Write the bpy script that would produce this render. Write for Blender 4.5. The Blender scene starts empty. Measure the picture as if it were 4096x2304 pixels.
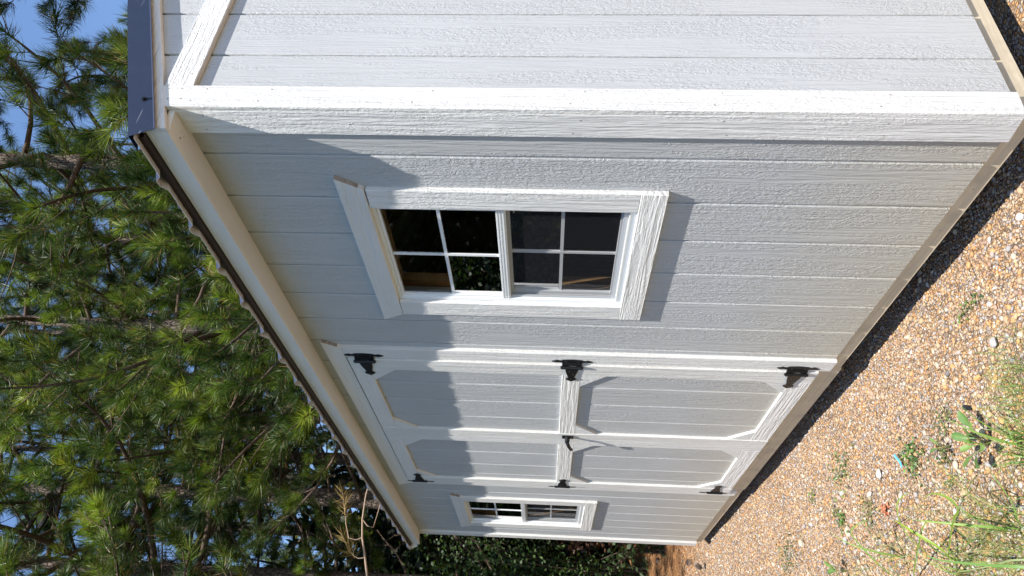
import bpy, bmesh, math, random
import numpy as np
from mathutils import Vector, Matrix

scene = bpy.context.scene
col = scene.collection
R = math.radians

# ---------------------------------------------------------------- camera
cam_d = bpy.data.cameras.new('camera'); cam = bpy.data.objects.new('camera', cam_d); col.objects.link(cam)
yaw, pitch, roll = 0.9948, 0.0578, 0.0244
Fw = Vector((-math.sin(yaw)*math.cos(pitch), math.cos(yaw)*math.cos(pitch), math.sin(pitch)))
Rt = Vector((math.cos(yaw), math.sin(yaw), 0)); Up = Rt.cross(Fw)
R2 = math.cos(roll)*Rt + math.sin(roll)*Up; U2 = -math.sin(roll)*Rt + math.cos(roll)*Up
M = Matrix((-U2, R2, -Fw)).transposed().to_4x4()      # phone held upright, picture stored on its side
M.translation = Vector((1.3865, -1.505, 1.2672))
cam.matrix_world = M
cam_d.sensor_fit = 'HORIZONTAL'; cam_d.sensor_width = 36; cam_d.lens = 24.57
cam_d.clip_start = 0.02; cam_d.clip_end = 600
scene.camera = cam

# ---------------------------------------------------------------- light
SUN = Vector((0.383, -0.191, 0.904)).normalized()
world = bpy.data.worlds.new('World'); scene.world = world; world.use_nodes = True
wn = world.node_tree.nodes; wl = world.node_tree.links
bg = wn['Background']; sky = wn.new('ShaderNodeTexSky'); sky.sky_type = 'NISHITA'; sky.sun_disc = False
sky.sun_elevation = math.asin(SUN.z); sky.sun_rotation = math.atan2(SUN.x, SUN.y)
sky.air_density = 1.0; sky.dust_density = 0.0; sky.ozone_density = 4.2; sky.altitude = 200
wl.new(sky.outputs[0], bg.inputs[0]); bg.inputs[1].default_value = 0.14
sl = bpy.data.lights.new('sun', 'SUN'); sun = bpy.data.objects.new('sun', sl); col.objects.link(sun)
sl.energy = 5.0; sl.angle = R(0.5); sl.color = (1.0, 0.965, 0.91)
sun.rotation_euler = (-SUN).to_track_quat('-Z', 'Y').to_euler(); sun.location = (3, -2, 8)
vs = scene.view_settings; scene.display_settings.display_device = 'sRGB'
vs.view_transform = 'Standard'; vs.look = 'None'; vs.gamma = 1; vs.use_curve_mapping = False; vs.exposure = 0.82

# ---------------------------------------------------------------- helpers
def tag(o, label=None, cat=None, group=None, kind=None):
    if label: o['label'] = label
    if cat: o['category'] = cat
    if group: o['group'] = group
    if kind: o['kind'] = kind
    return o
def empty(name, loc=(0, 0, 0), rz=0, parent=None):
    o = bpy.data.objects.new(name, None); col.objects.link(o); o.location = loc; o.rotation_euler = (0, 0, rz)
    o.empty_display_size = .1; o.parent = parent
    return o
def link(name, me, parent=None):
    o = bpy.data.objects.new(name, me); col.objects.link(o); o.parent = parent
    return o
class MB:
    def __init__(s): s.v = []; s.f = []; s.m = []
    def add(s, vs_, fs, mi=0):
        b = len(s.v); s.v += [tuple(v) for v in vs_]
        for f in fs: s.f.append([b+i for i in f]); s.m.append(mi)
        return s
    def box(s, x0, x1, y0, y1, z0, z1, mi=0):
        x0, x1 = sorted((x0, x1)); y0, y1 = sorted((y0, y1)); z0, z1 = sorted((z0, z1))
        return s.add([(x0,y0,z0),(x1,y0,z0),(x1,y1,z0),(x0,y1,z0),(x0,y0,z1),(x1,y0,z1),(x1,y1,z1),(x0,y1,z1)],
                     [(0,3,2,1),(4,5,6,7),(0,1,5,4),(1,2,6,5),(2,3,7,6),(3,0,4,7)], mi)
    def prism(s, poly, front, back, mp, bev=.0015, mi=0):
        """convex or near convex polygon (a,b) extruded from front to back, front edge bevelled"""
        n = len(poly); ar = sum(poly[i][0]*poly[(i+1) % n][1]-poly[(i+1) % n][0]*poly[i][1] for i in range(n))
        P = [Vector(p) for p in (poly if ar > 0 else poly[::-1])]
        ins = []
        for i in range(n):
            a, b, c = P[i-1], P[i], P[(i+1) % n]
            n1 = Vector((-(b-a).y, (b-a).x)).normalized(); n2 = Vector((-(c-b).y, (c-b).x)).normalized()
            k = n1+n2; k = k/max(.3, k.dot(n1)) if k.length > 1e-6 else n1
            ins.append(b+k*bev)
        sg = 1 if back > front else -1
        vs_ = [mp(p.x, p.y, front) for p in ins]+[mp(p.x, p.y, front+sg*bev) for p in P]+[mp(p.x, p.y, back) for p in P]
        fs = [tuple(range(n)), tuple(range(3*n-1, 2*n-1, -1))]
        for r in (0, 1):
            for i in range(n):
                j = (i+1) % n; fs.append((r*n+i, (r+1)*n+i, (r+1)*n+j, r*n+j))
        return s.add(vs_, fs, mi)
    def cyl(s, p0, p1, r0, r1=None, n=10, mi=0, caps=True):
        r1 = r0 if r1 is None else r1
        p0, p1 = Vector(p0), Vector(p1); d = (p1-p0).normalized()
        a = d.orthogonal().normalized(); b = d.cross(a)
        vs_ = [p+r*(a*math.cos(t)+b*math.sin(t)) for p, r in ((p0, r0), (p1, r1)) for t in [2*math.pi*i/n for i in range(n)]]
        fs = [(i, (i+1) % n, n+(i+1) % n, n+i) for i in range(n)]
        if caps: fs += [tuple(range(n))[::-1], tuple(range(n, 2*n))]
        return s.add(vs_, fs, mi)
    def build(s, name, mats, parent=None, smooth=False, recalc=True):
        me = bpy.data.meshes.new(name); me.from_pydata(s.v, [], s.f)
        for m in (mats if isinstance(mats, (list, tuple)) else [mats]): me.materials.append(m)
        if len(set(s.m)) > 1: me.polygons.foreach_set('material_index', s.m)
        if recalc:
            bm = bmesh.new(); bm.from_mesh(me); bmesh.ops.recalc_face_normals(bm, faces=bm.faces); bm.to_mesh(me); bm.free()
        if smooth: me.polygons.foreach_set('use_smooth', [True]*len(me.polygons))
        return link(name, me, parent)
YP = lambda a, b, d: (a, d, b)      # faces -Y : a = x, b = z
XP = lambda a, b, d: (d, a, b)      # faces +X : a = y, b = z

def np_mesh(name, V, F, mat, colors=None, smooth=False):
    V = np.asarray(V, np.float32); F = np.asarray(F, np.int32); k = F.shape[1]
    me = bpy.data.meshes.new(name)
    me.vertices.add(len(V)); me.vertices.foreach_set('co', V.ravel())
    me.loops.add(F.size); me.loops.foreach_set('vertex_index', F.ravel())
    me.polygons.add(len(F)); me.polygons.foreach_set('loop_start', np.arange(0, F.size, k, dtype=np.int32))
    me.polygons.foreach_set('loop_total', np.full(len(F), k, np.int32))
    if smooth: me.polygons.foreach_set('use_smooth', np.ones(len(F), bool))
    me.update(calc_edges=True)
    if colors is not None:
        at = me.color_attributes.new('tint', 'FLOAT_COLOR', 'POINT')
        c = np.ones((len(V), 4), np.float32); c[:, :3] = colors; at.data.foreach_set('color', c.ravel())
    me.materials.append(mat)
    return me

# ---------------------------------------------------------------- materials
def mat(name, base=(.5, .5, .5), rough=.6, spec=.4, metal=0.):
    m = bpy.data.materials.new(name); m.use_nodes = True; nt = m.node_tree
    b = nt.nodes['Principled BSDF']; b.inputs['Base Color'].default_value = (*base, 1)
    b.inputs['Roughness'].default_value = rough; b.inputs['Specular IOR Level'].default_value = spec; b.inputs['Metallic'].default_value = metal
    return m, nt, b
def nd(nt, t, **kw):
    n = nt.nodes.new(t)
    for k, v in kw.items():
        if k.startswith('i_'):
            n.inputs[k[2:].replace('_', ' ')].default_value = v
        else: setattr(n, k, v)
    return n
def math_n(nt, op, a, b=None, c=None, clamp=False):
    n = nt.nodes.new('ShaderNodeMath'); n.operation = op; n.use_clamp = clamp
    for i, x in enumerate((a, b, c)):
        if x is None: continue
        if hasattr(x, 'is_linked'): nt.links.new(x, n.inputs[i])
        else: n.inputs[i].default_value = x
    return n.outputs[0]
def maprange(nt, x, a, b, c=0., d=1.):
    n = nt.nodes.new('ShaderNodeMapRange'); nt.links.new(x, n.inputs[0])
    for i, v in enumerate((a, b, c, d)): n.inputs[i+1].default_value = v
    return n.outputs[0]
def mixc(nt, f, a, b, mode='MIX'):
    n = nt.nodes.new('ShaderNodeMix'); n.data_type = 'RGBA'; n.blend_type = mode
    for i, x in ((0, f), (6, a), (7, b)):
        if hasattr(x, 'is_linked'): nt.links.new(x, n.inputs[i])
        else: n.inputs[i].default_value = x if i == 0 else (*x, 1)
    return n.outputs[2]
def noise(nt, vec, scale, detail=3, rough=.55, dist=0.):
    n = nd(nt, 'ShaderNodeTexNoise'); nt.links.new(vec, n.inputs['Vector'])
    n.inputs['Scale'].default_value = scale; n.inputs['Detail'].default_value = detail; n.inputs['Roughness'].default_value = rough; n.inputs['Distortion'].default_value = dist
    return n.outputs['Fac']
def objcoord(nt, scale=(1, 1, 1), rnd=True):
    tc = nd(nt, 'ShaderNodeTexCoord'); out = tc.outputs['Object']
    if rnd:
        oi = nd(nt, 'ShaderNodeObjectInfo'); mu = math_n(nt, 'MULTIPLY', oi.outputs['Random'], 37.)
        ad = nd(nt, 'ShaderNodeVectorMath', operation='ADD'); nt.links.new(out, ad.inputs[0])
        cb = nd(nt, 'ShaderNodeCombineXYZ'); nt.links.new(mu, cb.inputs[0]); nt.links.new(mu, cb.inputs[1]); nt.links.new(mu, cb.inputs[2])
        nt.links.new(cb.outputs[0], ad.inputs[1]); out = ad.outputs[0]
    mp = nd(nt, 'ShaderNodeMapping'); nt.links.new(out, mp.inputs[0]); mp.inputs['Scale'].default_value = scale
    return mp.outputs[0]

def painted_wood(name, base, along='z', depth=.0012, chatter=.4, rough=.55, dirt=0., coarse=110.):
    """painted, embossed cedar-grain siding and trim board"""
    m, nt, b = mat(name, base, rough, .35)
    al = .055
    sc = {'z': (1, 1, al), 'x': (al, 1, 1), 'y': (1, al, 1)}[along]
    v = objcoord(nt, sc)
    warp = noise(nt, v, 9., 2)
    fine = noise(nt, v, coarse, 4, .62, .35)
    fineR = maprange(nt, fine, .40, .60)
    # flat sawn figure
    wv = nd(nt, 'ShaderNodeTexWave', wave_type='BANDS', bands_direction='DIAGONAL', wave_profile='SAW'); nt.links.new(v, wv.inputs['Vector'])
    wv.inputs['Scale'].default_value = 9; wv.inputs['Distortion'].default_value = 9; wv.inputs['Detail'].default_value = 2; wv.inputs['Detail Scale'].default_value = 1.6
    area = maprange(nt, noise(nt, objcoord(nt, {'z': (1, 1, .12), 'x': (.12, 1, 1), 'y': (1, .12, 1)}[along]), 13., 2), .48, .60)
    # rough saw chatter across the grain
    sc2 = {'z': (1, 1, .42), 'x': (.42, 1, 1), 'y': (1, .42, 1)}[along]
    v2 = objcoord(nt, sc2)
    ch = maprange(nt, noise(nt, v2, 135., 2, .65, .8), .36, .64)
    h = math_n(nt, 'ADD', math_n(nt, 'MULTIPLY', fineR, .75), math_n(nt, 'MULTIPLY', math_n(nt, 'MULTIPLY', wv.outputs['Fac'], area), .5))
    h = math_n(nt, 'ADD', h, math_n(nt, 'MULTIPLY', math_n(nt, 'MULTIPLY', ch, math_n(nt, 'SUBTRACT', 1., area)), chatter*1.6))
    bp = nd(nt, 'ShaderNodeBump'); bp.inputs['Strength'].default_value = 1.; bp.inputs['Distance'].default_value = depth
    nt.links.new(h, bp.inputs['Height']); nt.links.new(bp.outputs[0], b.inputs['Normal'])
    v3 = objcoord(nt, (1, 1, 1), True)
    big = noise(nt, v3, 3.0, 4, .6)
    c = mixc(nt, maprange(nt, big, .35, .7), base, tuple(x*.94 for x in base))
    c = mixc(nt, maprange(nt, fine, .33, .45, .10, 0.), c, tuple(x*.6 for x in base))
    oi2 = nd(nt, 'ShaderNodeObjectInfo'); c = mixc(nt, math_n(nt, 'MULTIPLY', oi2.outputs['Random'], .55), c, (base[0]*.93, base[1]*.915, base[2]*.88))
    spk = noise(nt, objcoord(nt, (1, 1, .6)), 38., 3, .7); c = mixc(nt, maprange(nt, spk, .70, .78, 0, .30), c, (.30, .25, .19))
    if dirt:
        v4 = objcoord(nt, (1, 1, 1), False); sp = nd(nt, 'ShaderNodeSeparateXYZ'); nt.links.new(v4, sp.inputs[0])
        n2 = noise(nt, v4, 11., 6, .75)
        g = maprange(nt, math_n(nt, 'ADD', sp.outputs[2], math_n(nt, 'MULTIPLY', n2, .35)), .10, .75, dirt, 0.)
        c = mixc(nt, g, c, (.50, .43, .29))
    nt.links.new(c, b.inputs['Base Color'])
    return m
GREY = (.485, .49, .492); WHITE = (.735, .72, .69)
M_siding = painted_wood('siding_paint', GREY, 'z', .0016, .55, dirt=.55, coarse=85.)
M_sidinggable = painted_wood('siding_paint_end', GREY, 'z', .0013, .5, dirt=.12, coarse=85.)
M_trimZ = painted_wood('white_trim_upright', WHITE, 'z', .0024, .25, coarse=70)
M_trimX = painted_wood('white_trim_level', WHITE, 'x', .0026, .2, coarse=60)
M_trimY = painted_wood('white_trim_end', WHITE, 'y', .0028, .2, coarse=62)
M_smooth = painted_wood('white_smooth_board', (.74, .735, .715), 'x', .0009, .3)

def raw_wood(name, base, along='x', rough=.75, knots=True, dark=.55):
    m, nt, b = mat(name, base, rough, .25)
    sc = {'z': (1, 1, .06), 'x': (.06, 1, 1), 'y': (1, .06, 1)}[along]
    v = objcoord(nt, sc); f = noise(nt, v, 60, 5, .6, .6); g = noise(nt, objcoord(nt, (1, 1, 1)), 9, 4)
    c = mixc(nt, maprange(nt, f, .35, .65), base, tuple(x*dark for x in base))
    c = mixc(nt, maprange(nt, g, .5, .75, 0, .5), c, tuple(x*.5 for x in base))
    nt.links.new(c, b.inputs['Base Color'])
    bp = nd(nt, 'ShaderNodeBump'); bp.inputs['Distance'].default_value = .0006; nt.links.new(f, bp.inputs['Height']); nt.links.new(bp.outputs[0], b.inputs['Normal'])
    return m
M_treated = raw_wood('treated_lumber', (.76, .63, .44), 'x', dark=.82)
M_pine = raw_wood('framing_lumber', (.74, .43, .20), 'x')
M_pineZ = raw_wood('framing_lumber_upright', (.74, .43, .20), 'z')
M_osb = raw_wood('sheathing_back', (.30, .19, .10), 'z')
M_end = raw_wood('raw_board_end', (.40, .34, .30), 'y')

M_vinyl, nt, b = mat('white_vinyl', (.80, .80, .79), .28, .5)
M_black, nt, b = mat('black_powder_coat', (.007, .007, .008), .45, .4)
f = noise(nt, objcoord(nt), 240, 3); bp = nd(nt, 'ShaderNodeBump'); bp.inputs['Distance'].default_value = .0004
nt.links.new(f, bp.inputs['Height']); nt.links.new(bp.outputs[0], b.inputs['Normal'])
M_steel, nt, b = mat('bright_screw', (.6, .6, .6), .3, .5, 1.)
M_slate, nt, b = mat('slate_blue_metal', (.024, .034, .066), .6, .2)
v = objcoord(nt, (1, 1, 1), False); n1 = noise(nt, v, 14, 5, .7); n2 = noise(nt, v, 300, 2)
c = mixc(nt, maprange(nt, n1, .45, .75, 0, .5), (.022, .033, .066), (.036, .047, .080))
c = mixc(nt, maprange(nt, n2, .3, .7, 0, .25), c, (.02, .026, .05))
sc = nd(nt, 'ShaderNodeTexNoise'); mp = objcoord(nt, (8, 8, 90), False); nt.links.new(mp, sc.inputs['Vector']); sc.inputs['Scale'].default_value = 1.; sc.inputs['Detail'].default_value = 1
c = mixc(nt, maprange(nt, sc.outputs['Fac'], .70, .74, 0, .4), c, (.35, .37, .42)); nt.links.new(c, b.inputs['Base Color'])
M_under, nt, b = mat('pale_metal_underside', (.55, .54, .52), .35, .5)
M_drip, nt, b = mat('dark_brown_metal', (.022, .012, .010), .5, .4)
M_whitemetal, nt, b = mat('white_metal', (.75, .75, .76), .35, .5)

# glass: thin pane, real fresnel reflection and slight tint
M_glass = bpy.data.materials.new('window_glass'); M_glass.use_nodes = True; nt = M_glass.node_tree; nt.nodes.clear()
out = nd(nt, 'ShaderNodeOutputMaterial'); mx = nd(nt, 'ShaderNodeMixShader'); fr = nd(nt, 'ShaderNodeFresnel'); fr.inputs[0].default_value = 1.5
tr = nd(nt, 'ShaderNodeBsdfTransparent'); tr.inputs[0].default_value = (.80, .82, .80, 1); gl = nd(nt, 'ShaderNodeBsdfGlossy'); gl.inputs['Roughness'].default_value = .01
nt.links.new(fr.outputs[0], mx.inputs[0]); nt.links.new(tr.outputs[0], mx.inputs[1]); nt.links.new(gl.outputs[0], mx.inputs[2]); nt.links.new(mx.outputs[0], out.inputs[0])
# insect screen: fine mesh, averaged
M_screen = bpy.data.materials.new('insect_screen'); M_screen.use_nodes = True; nt = M_screen.node_tree; nt.nodes.clear()
out = nd(nt, 'ShaderNodeOutputMaterial'); mx = nd(nt, 'ShaderNodeMixShader'); mx.inputs[0].default_value = .34
tr = nd(nt, 'ShaderNodeBsdfTransparent'); df = nd(nt, 'ShaderNodeBsdfDiffuse'); df.inputs[0].default_value = (.04, .04, .045, 1)
nt.links.new(tr.outputs[0], mx.inputs[1]); nt.links.new(df.outputs[0], mx.inputs[2]); nt.links.new(mx.outputs[0], out.inputs[0])

def tinted(name, rough=.8, spec=.2, bump=0., bscale=100., trans=0., tcol=None, vary=None):
    m, nt, b = mat(name, (.3, .3, .3), rough, spec)
    a = nd(nt, 'ShaderNodeVertexColor'); a.layer_name = 'tint'
    src = a.outputs[0]
    if vary:
        oi = nd(nt, 'ShaderNodeObjectInfo'); rp = nd(nt, 'ShaderNodeValToRGB'); nt.links.new(oi.outputs['Random'], rp.inputs[0])
        while len(rp.color_ramp.elements) < len(vary): rp.color_ramp.elements.new(.5)
        for e, (p_, c_) in zip(rp.color_ramp.elements, vary): e.position = p_; e.color = (*c_, 1)
        src = mixc(nt, 1., a.outputs[0], rp.outputs[0], 'MULTIPLY')
    nt.links.new(src, b.inputs['Base Color'])
    if bump:
        f = noise(nt, objcoord(nt, (1, 1, 1), False), bscale, 4); bp = nd(nt, 'ShaderNodeBump'); bp.inputs['Distance'].default_value = bump
        nt.links.new(f, bp.inputs['Height']); nt.links.new(bp.outputs[0], b.inputs['Normal'])
    if trans:
        tl = nd(nt, 'ShaderNodeBsdfTranslucent'); mx = nd(nt, 'ShaderNodeMixShader'); mx.inputs[0].default_value = trans
        k = mixc(nt, 1., src, tcol or (1.3, 1.5, .6), 'MULTIPLY'); nt.links.new(k, tl.inputs[0])
        o = nt.nodes['Material Output']; nt.links.new(b.outputs[0], mx.inputs[1]); nt.links.new(tl.outputs[0], mx.inputs[2]); nt.links.new(mx.outputs[0], o.inputs[0])
    return m
M_stone = tinted('gravel_stone', .75, .3, .0008, 350)
M_needle = tinted('pine_needles', .45, .35, trans=.22, vary=[(0, (.50, .54, .54)), (.35, (.78, .80, .76)), (.65, (.95, .95, .9)), (.9, (1.25, 1.2, 1.)), (1, (.98, .85, .7))])
M_leaf = tinted('broad_leaves', .5, .45, trans=.3)
M_grass = tinted('grass_blades', .45, .4, trans=.35)
M_straw = tinted('dead_needles', .7, .2)

M_bark, nt, b = mat('pine_bark', (.2, .15, .11), .9, .1)
v = objcoord(nt, (1, 1, .42)); vo = nd(nt, 'ShaderNodeTexVoronoi', feature='DISTANCE_TO_EDGE'); vo.inputs['Scale'].default_value = 26.
wz = nd(nt, 'ShaderNodeVectorMath', operation='MULTIPLY_ADD'); nz = nd(nt, 'ShaderNodeTexNoise'); nt.links.new(v, nz.inputs['Vector']); nz.inputs['Scale'].default_value = 12
nt.links.new(nz.outputs['Color'], wz.inputs[0]); wz.inputs[1].default_value = (.05, .05, .05); nt.links.new(v, wz.inputs[2]); nt.links.new(wz.outputs[0], vo.inputs['Vector'])
edge = maprange(nt, vo.outputs['Distance'], 0., .16); n3 = noise(nt, v, 50, 4)
c = mixc(nt, edge, (.03, .02, .016), (.19, .14, .11)); c = mixc(nt, maprange(nt, n3, .4, .7, 0, .7), c, (.26, .23, .20)); c = mixc(nt, maprange(nt, n3, .3, .4, .5, 0), c, (.14, .075, .05))
nt.links.new(c, b.inputs['Base Color'])
bp = nd(nt, 'ShaderNodeBump'); bp.inputs['Distance'].default_value = .02; bp.inputs['Strength'].default_value = .9; nt.links.new(math_n(nt, 'ADD', edge, math_n(nt, 'MULTIPLY', n3, .3)), bp.inputs['Height']); nt.links.new(bp.outputs[0], b.inputs['Normal'])
M_twig, nt, b = mat('branch_bark', (.16, .105, .075), .85, .15)
n3 = noise(nt, objcoord(nt), 60, 4); c = mixc(nt, maprange(nt, n3, .35, .65), (.055, .034, .025), (.17, .12, .09)); nt.links.new(c, b.inputs['Base Color'])
bp = nd(nt, 'ShaderNodeBump'); bp.inputs['Distance'].default_value = .004; nt.links.new(n3, bp.inputs['Height']); nt.links.new(bp.outputs[0], b.inputs['Normal'])

# ground: packed clay between the stones, going over to needle litter under the trees
M_ground, nt, b = mat('ground_soil', (.3, .2, .12), .9, .15)
v = objcoord(nt, (1, 1, 1), False)
vo = nd(nt, 'ShaderNodeTexVoronoi'); nt.links.new(v, vo.inputs['Vector']); vo.inputs['Scale'].default_value = 75.
ve = nd(nt, 'ShaderNodeTexVoronoi', feature='DISTANCE_TO_EDGE'); nt.links.new(v, ve.inputs['Vector']); ve.inputs['Scale'].default_value = 75.
cr = nd(nt, 'ShaderNodeValToRGB'); sx = nd(nt, 'ShaderNodeSeparateColor'); nt.links.new(vo.outputs['Color'], sx.inputs[0]); nt.links.new(sx.outputs[0], cr.inputs[0])
els = [(0, (.16, .12, .09)), (.2, (.40, .27, .15)), (.4, (.46, .25, .11)), (.55, (.33, .29, .26)), (.7, (.52, .43, .31)), (.85, (.30, .20, .14)), (1, (.58, .53, .46))]
cr.color_ramp.interpolation = 'CONSTANT'
while len(cr.color_ramp.elements) < len(els): cr.color_ramp.elements.new(.5)
for e, (p_, c_) in zip(cr.color_ramp.elements, els): e.position = p_; e.color = (*c_, 1)
big = noise(nt, v, 2.2, 5, .6); soil = mixc(nt, big, (.33, .21, .115), (.25, .15, .08))
c = mixc(nt, maprange(nt, ve.outputs['Distance'], .02, .12), soil, cr.outputs[0])
sp = nd(nt, 'ShaderNodeSeparateXYZ'); nt.links.new(v, sp.inputs[0])
lit = noise(nt, v, 1.3, 5, .65)
mk = math_n(nt, 'ADD', math_n(nt, 'MULTIPLY', sp.outputs[0], -1.), math_n(nt, 'MULTIPLY', math_n(nt, 'SUBTRACT', lit, .5), 2.2))
mk1 = maprange(nt, mk, 5.3, 6.6)
mk2 = maprange(nt, math_n(nt, 'ADD', sp.outputs[1], lit), 3.4, 4.4)
mk = math_n(nt, 'MAXIMUM', mk1, mk2)
ln = noise(nt, objcoord(nt, (1, .25, 1), False), 120, 4, .65, 1.2)
litter = mixc(nt, maprange(nt, ln, .38, .62), (.16, .07, .03), (.38, .20, .09))
c = mixc(nt, mk, c, litter)
gr = noise(nt, v, 55., 5, .7); unseen_turf = mixc(nt, maprange(nt, gr, .35, .65), (.045, .07, .022), (.14, .15, .07))
mg = maprange(nt, math_n(nt, 'ADD', math_n(nt, 'MULTIPLY', sp.outputs[1], -1.), math_n(nt, 'MULTIPLY', math_n(nt, 'SUBTRACT', lit, .5), 1.6)), 1.9, 2.7)
c = mixc(nt, mg, c, unseen_turf); nt.links.new(c, b.inputs['Base Color'])  # unseen grass out front, added to cut warm bounce onto the wall
bp = nd(nt, 'ShaderNodeBump'); bp.inputs['Distance'].default_value = .006
nt.links.new(math_n(nt, 'ADD', maprange(nt, ve.outputs['Distance'], 0., .2), math_n(nt, 'MULTIPLY', ln, .8)), bp.inputs['Height']); nt.links.new(bp.outputs[0], b.inputs['Normal'])

# ---------------------------------------------------------------- ground
rng = np.random.default_rng(7)
def gz(x, y):
    x = np.asarray(x, float); y = np.asarray(y, float)
    t = np.clip((-x-1.5)/3.0, 0, 1)
    base = -.182+.034*(3*t*t-2*t**3)
    w = .006*np.sin(x*5.1+y*3.3)+.005*np.sin(x*2.3-y*6.7+1)+.004*np.sin(x*11+y*9)
    far = np.clip((np.hypot(x, y)-6)/20, 0, 1)
    return base+w*.8+far*.25*np.sin(x*.31+1)*np.sin(y*.27)
def axis(a, b, step, lim):
    c = list(np.arange(a, b+1e-6, step)); s = step
    while c[-1] < lim: s *= 1.22; c.append(c[-1]+s)
    s = step
    while c[0] > -lim: s *= 1.22; c.insert(0, c[0]-s)
    return np.array(c)
gx, gy = axis(-7, 3, .07, 260), axis(-3.5, 3, .07, 260)
XX, YY = np.meshgrid(gx, gy, indexing='ij'); ZZ = gz(XX, YY)
nx, ny = XX.shape; idx = np.arange(nx*ny).reshape(nx, ny)
F = np.stack([idx[:-1, :-1], idx[1:, :-1], idx[1:, 1:], idx[:-1, 1:]], -1).reshape(-1, 4)
me = np_mesh('ground', np.stack([XX, YY, ZZ], -1).reshape(-1, 3), F, M_ground, smooth=True)
tag(link('ground', me), 'tan clay yard around the shed turning to brown needle litter under the pines', kind='structure')

# ---------------------------------------------------------------- the shed
GR = .194; SP = .2032; LX = -4.877; ZT = 2.378; W = 3.05; SLOPE = .365
shed = empty('shed', (0, 0, 0))
tag(shed, 'pale grey wooden storage shed with white trim, double doors and a slate blue metal roof', 'shed')
# openings in the long wall (x0,x1,z0,z1)
W1 = (-1.035, -.425, .985, 1.898); W2 = (-4.455, -3.845, .985, 1.898); DR = (-3.44, -1.456, -.01, 2.242)
def cut(rect, holes):
    out = [rect]
    for h in holes:
        nxt = []
        for (x0, x1, z0, z1) in out:
            a0, a1, b0, b1 = max(x0, h[0]), min(x1, h[1]), max(z0, h[2]), min(z1, h[3])
            if a1-a0 <= 1e-4 or b1-b0 <= 1e-4: nxt.append((x0, x1, z0, z1)); continue
            if a0-x0 > 1e-4: nxt.append((x0, a0, z0, z1))
            if x1-a1 > 1e-4: nxt.append((a1, x1, z0, z1))
            if b0-z0 > 1e-4: nxt.append((a0, a1, z0, b0))
            if z1-b1 > 1e-4: nxt.append((a0, a1, b1, z1))
        out = nxt
    return out
edges = [0.0]+[-GR-k*SP for k in range(24)]
edges = [e for e in edges if e > LX+.02]+[LX]
rnd = random.Random(3)
GAP = .0045
for i in range(len(edges)-1):
    x1, x0 = edges[i]-(GAP if i else 0), edges[i+1]+(GAP if i < len(edges)-2 else 0)
    mb = MB(); rects = cut((x0, x1, 0, ZT+.03), [W1, W2, DR]); apart = len(rects) > 1 and all(abs(q[0]-x0) < 1e-5 and abs(q[1]-x1) < 1e-5 for q in rects)
    for (a0, a1, b0, b1) in rects:
        full_l, full_r = abs(a0-x0) < 1e-5, abs(a1-x1) < 1e-5
        c0 = .0025 if full_l else 0; c1 = .0025 if full_r else 0; yb = .0122
        mb.add([(a0, .0025 if c0 else 0, b0), (a0+c0, 0, b0), (a1-c1, 0, b0), (a1, .0025 if c1 else 0, b0), (a1, yb, b0), (a0, yb, b0),
                (a0, .0025 if c0 else 0, b1), (a0+c0, 0, b1), (a1-c1, 0, b1), (a1, .0025 if c1 else 0, b1), (a1, yb, b1), (a0, yb, b1)],
               [(5,4,3,2,1,0), (6,7,8,9,10,11)]+[(k, (k+1) % 6, 6+(k+1) % 6, 6+k) for k in range(6)])
        if apart: mb.build('siding_board', M_siding, shed); mb = MB()
    if mb.v: mb.build('siding_board', M_siding, shed)
# sheet behind the grooves
mb = MB()
for r in cut((LX, -.002, .002, ZT+.02), [W1, W2, DR]): mb.box(r[0], r[1], .0065, .0118, r[2], r[3])
mb.build('groove_backing', M_siding, shed)
# framing seen through the glass
mb = MB()
for r in cut((LX+.02, -.01, .01, ZT), [W1, W2, DR]): mb.box(r[0], r[1], .0126, .0145, r[2], r[3])
mb.build('wall_sheathing', M_osb, shed)
for (wx0, wx1, z0, z1) in (W1, W2):
    for nm, bx_ in (('window_header', (wx0-.04, wx1+.04, .016, .135, z1+.002, z1+.09)), ('window_sill_plate', (wx0-.04, wx1+.04, .016, .135, z0-.04, z0-.002))):
        MB().box(*bx_).build(nm, M_pine, shed)
    for x in (wx0-.04, wx1+.002):
        MB().box(x, x+.038, .016, .135, z0, z1).build('stud', M_pineZ, shed)
for x in np.arange(-4.8, -.1, .406):
    if any(w[0]-.05 < x < w[1]+.02 for w in (W1, W2, DR)): continue
    MB().box(x, x+.038, .016, .135, .04, ZT-.04).build('stud', M_pineZ, shed)
for x in np.arange(-4.8, -.1, .61):
    MB().box(x, x+.038, W-.11, W-.02, .04, ZT-.04).build('stud', M_pineZ, shed)
MB().box(LX+.02, -.02, .016, .135, ZT-.038, ZT).build('top_plate', M_pine, shed)
MB().box(LX+.02, -.02, W-.105, W-.016, ZT-.038, ZT).build('top_plate', M_pine, shed)
MB().box(LX+.02, -.02, .02, W-.02, .005, .024).build('floor', M_osb, shed)
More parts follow.
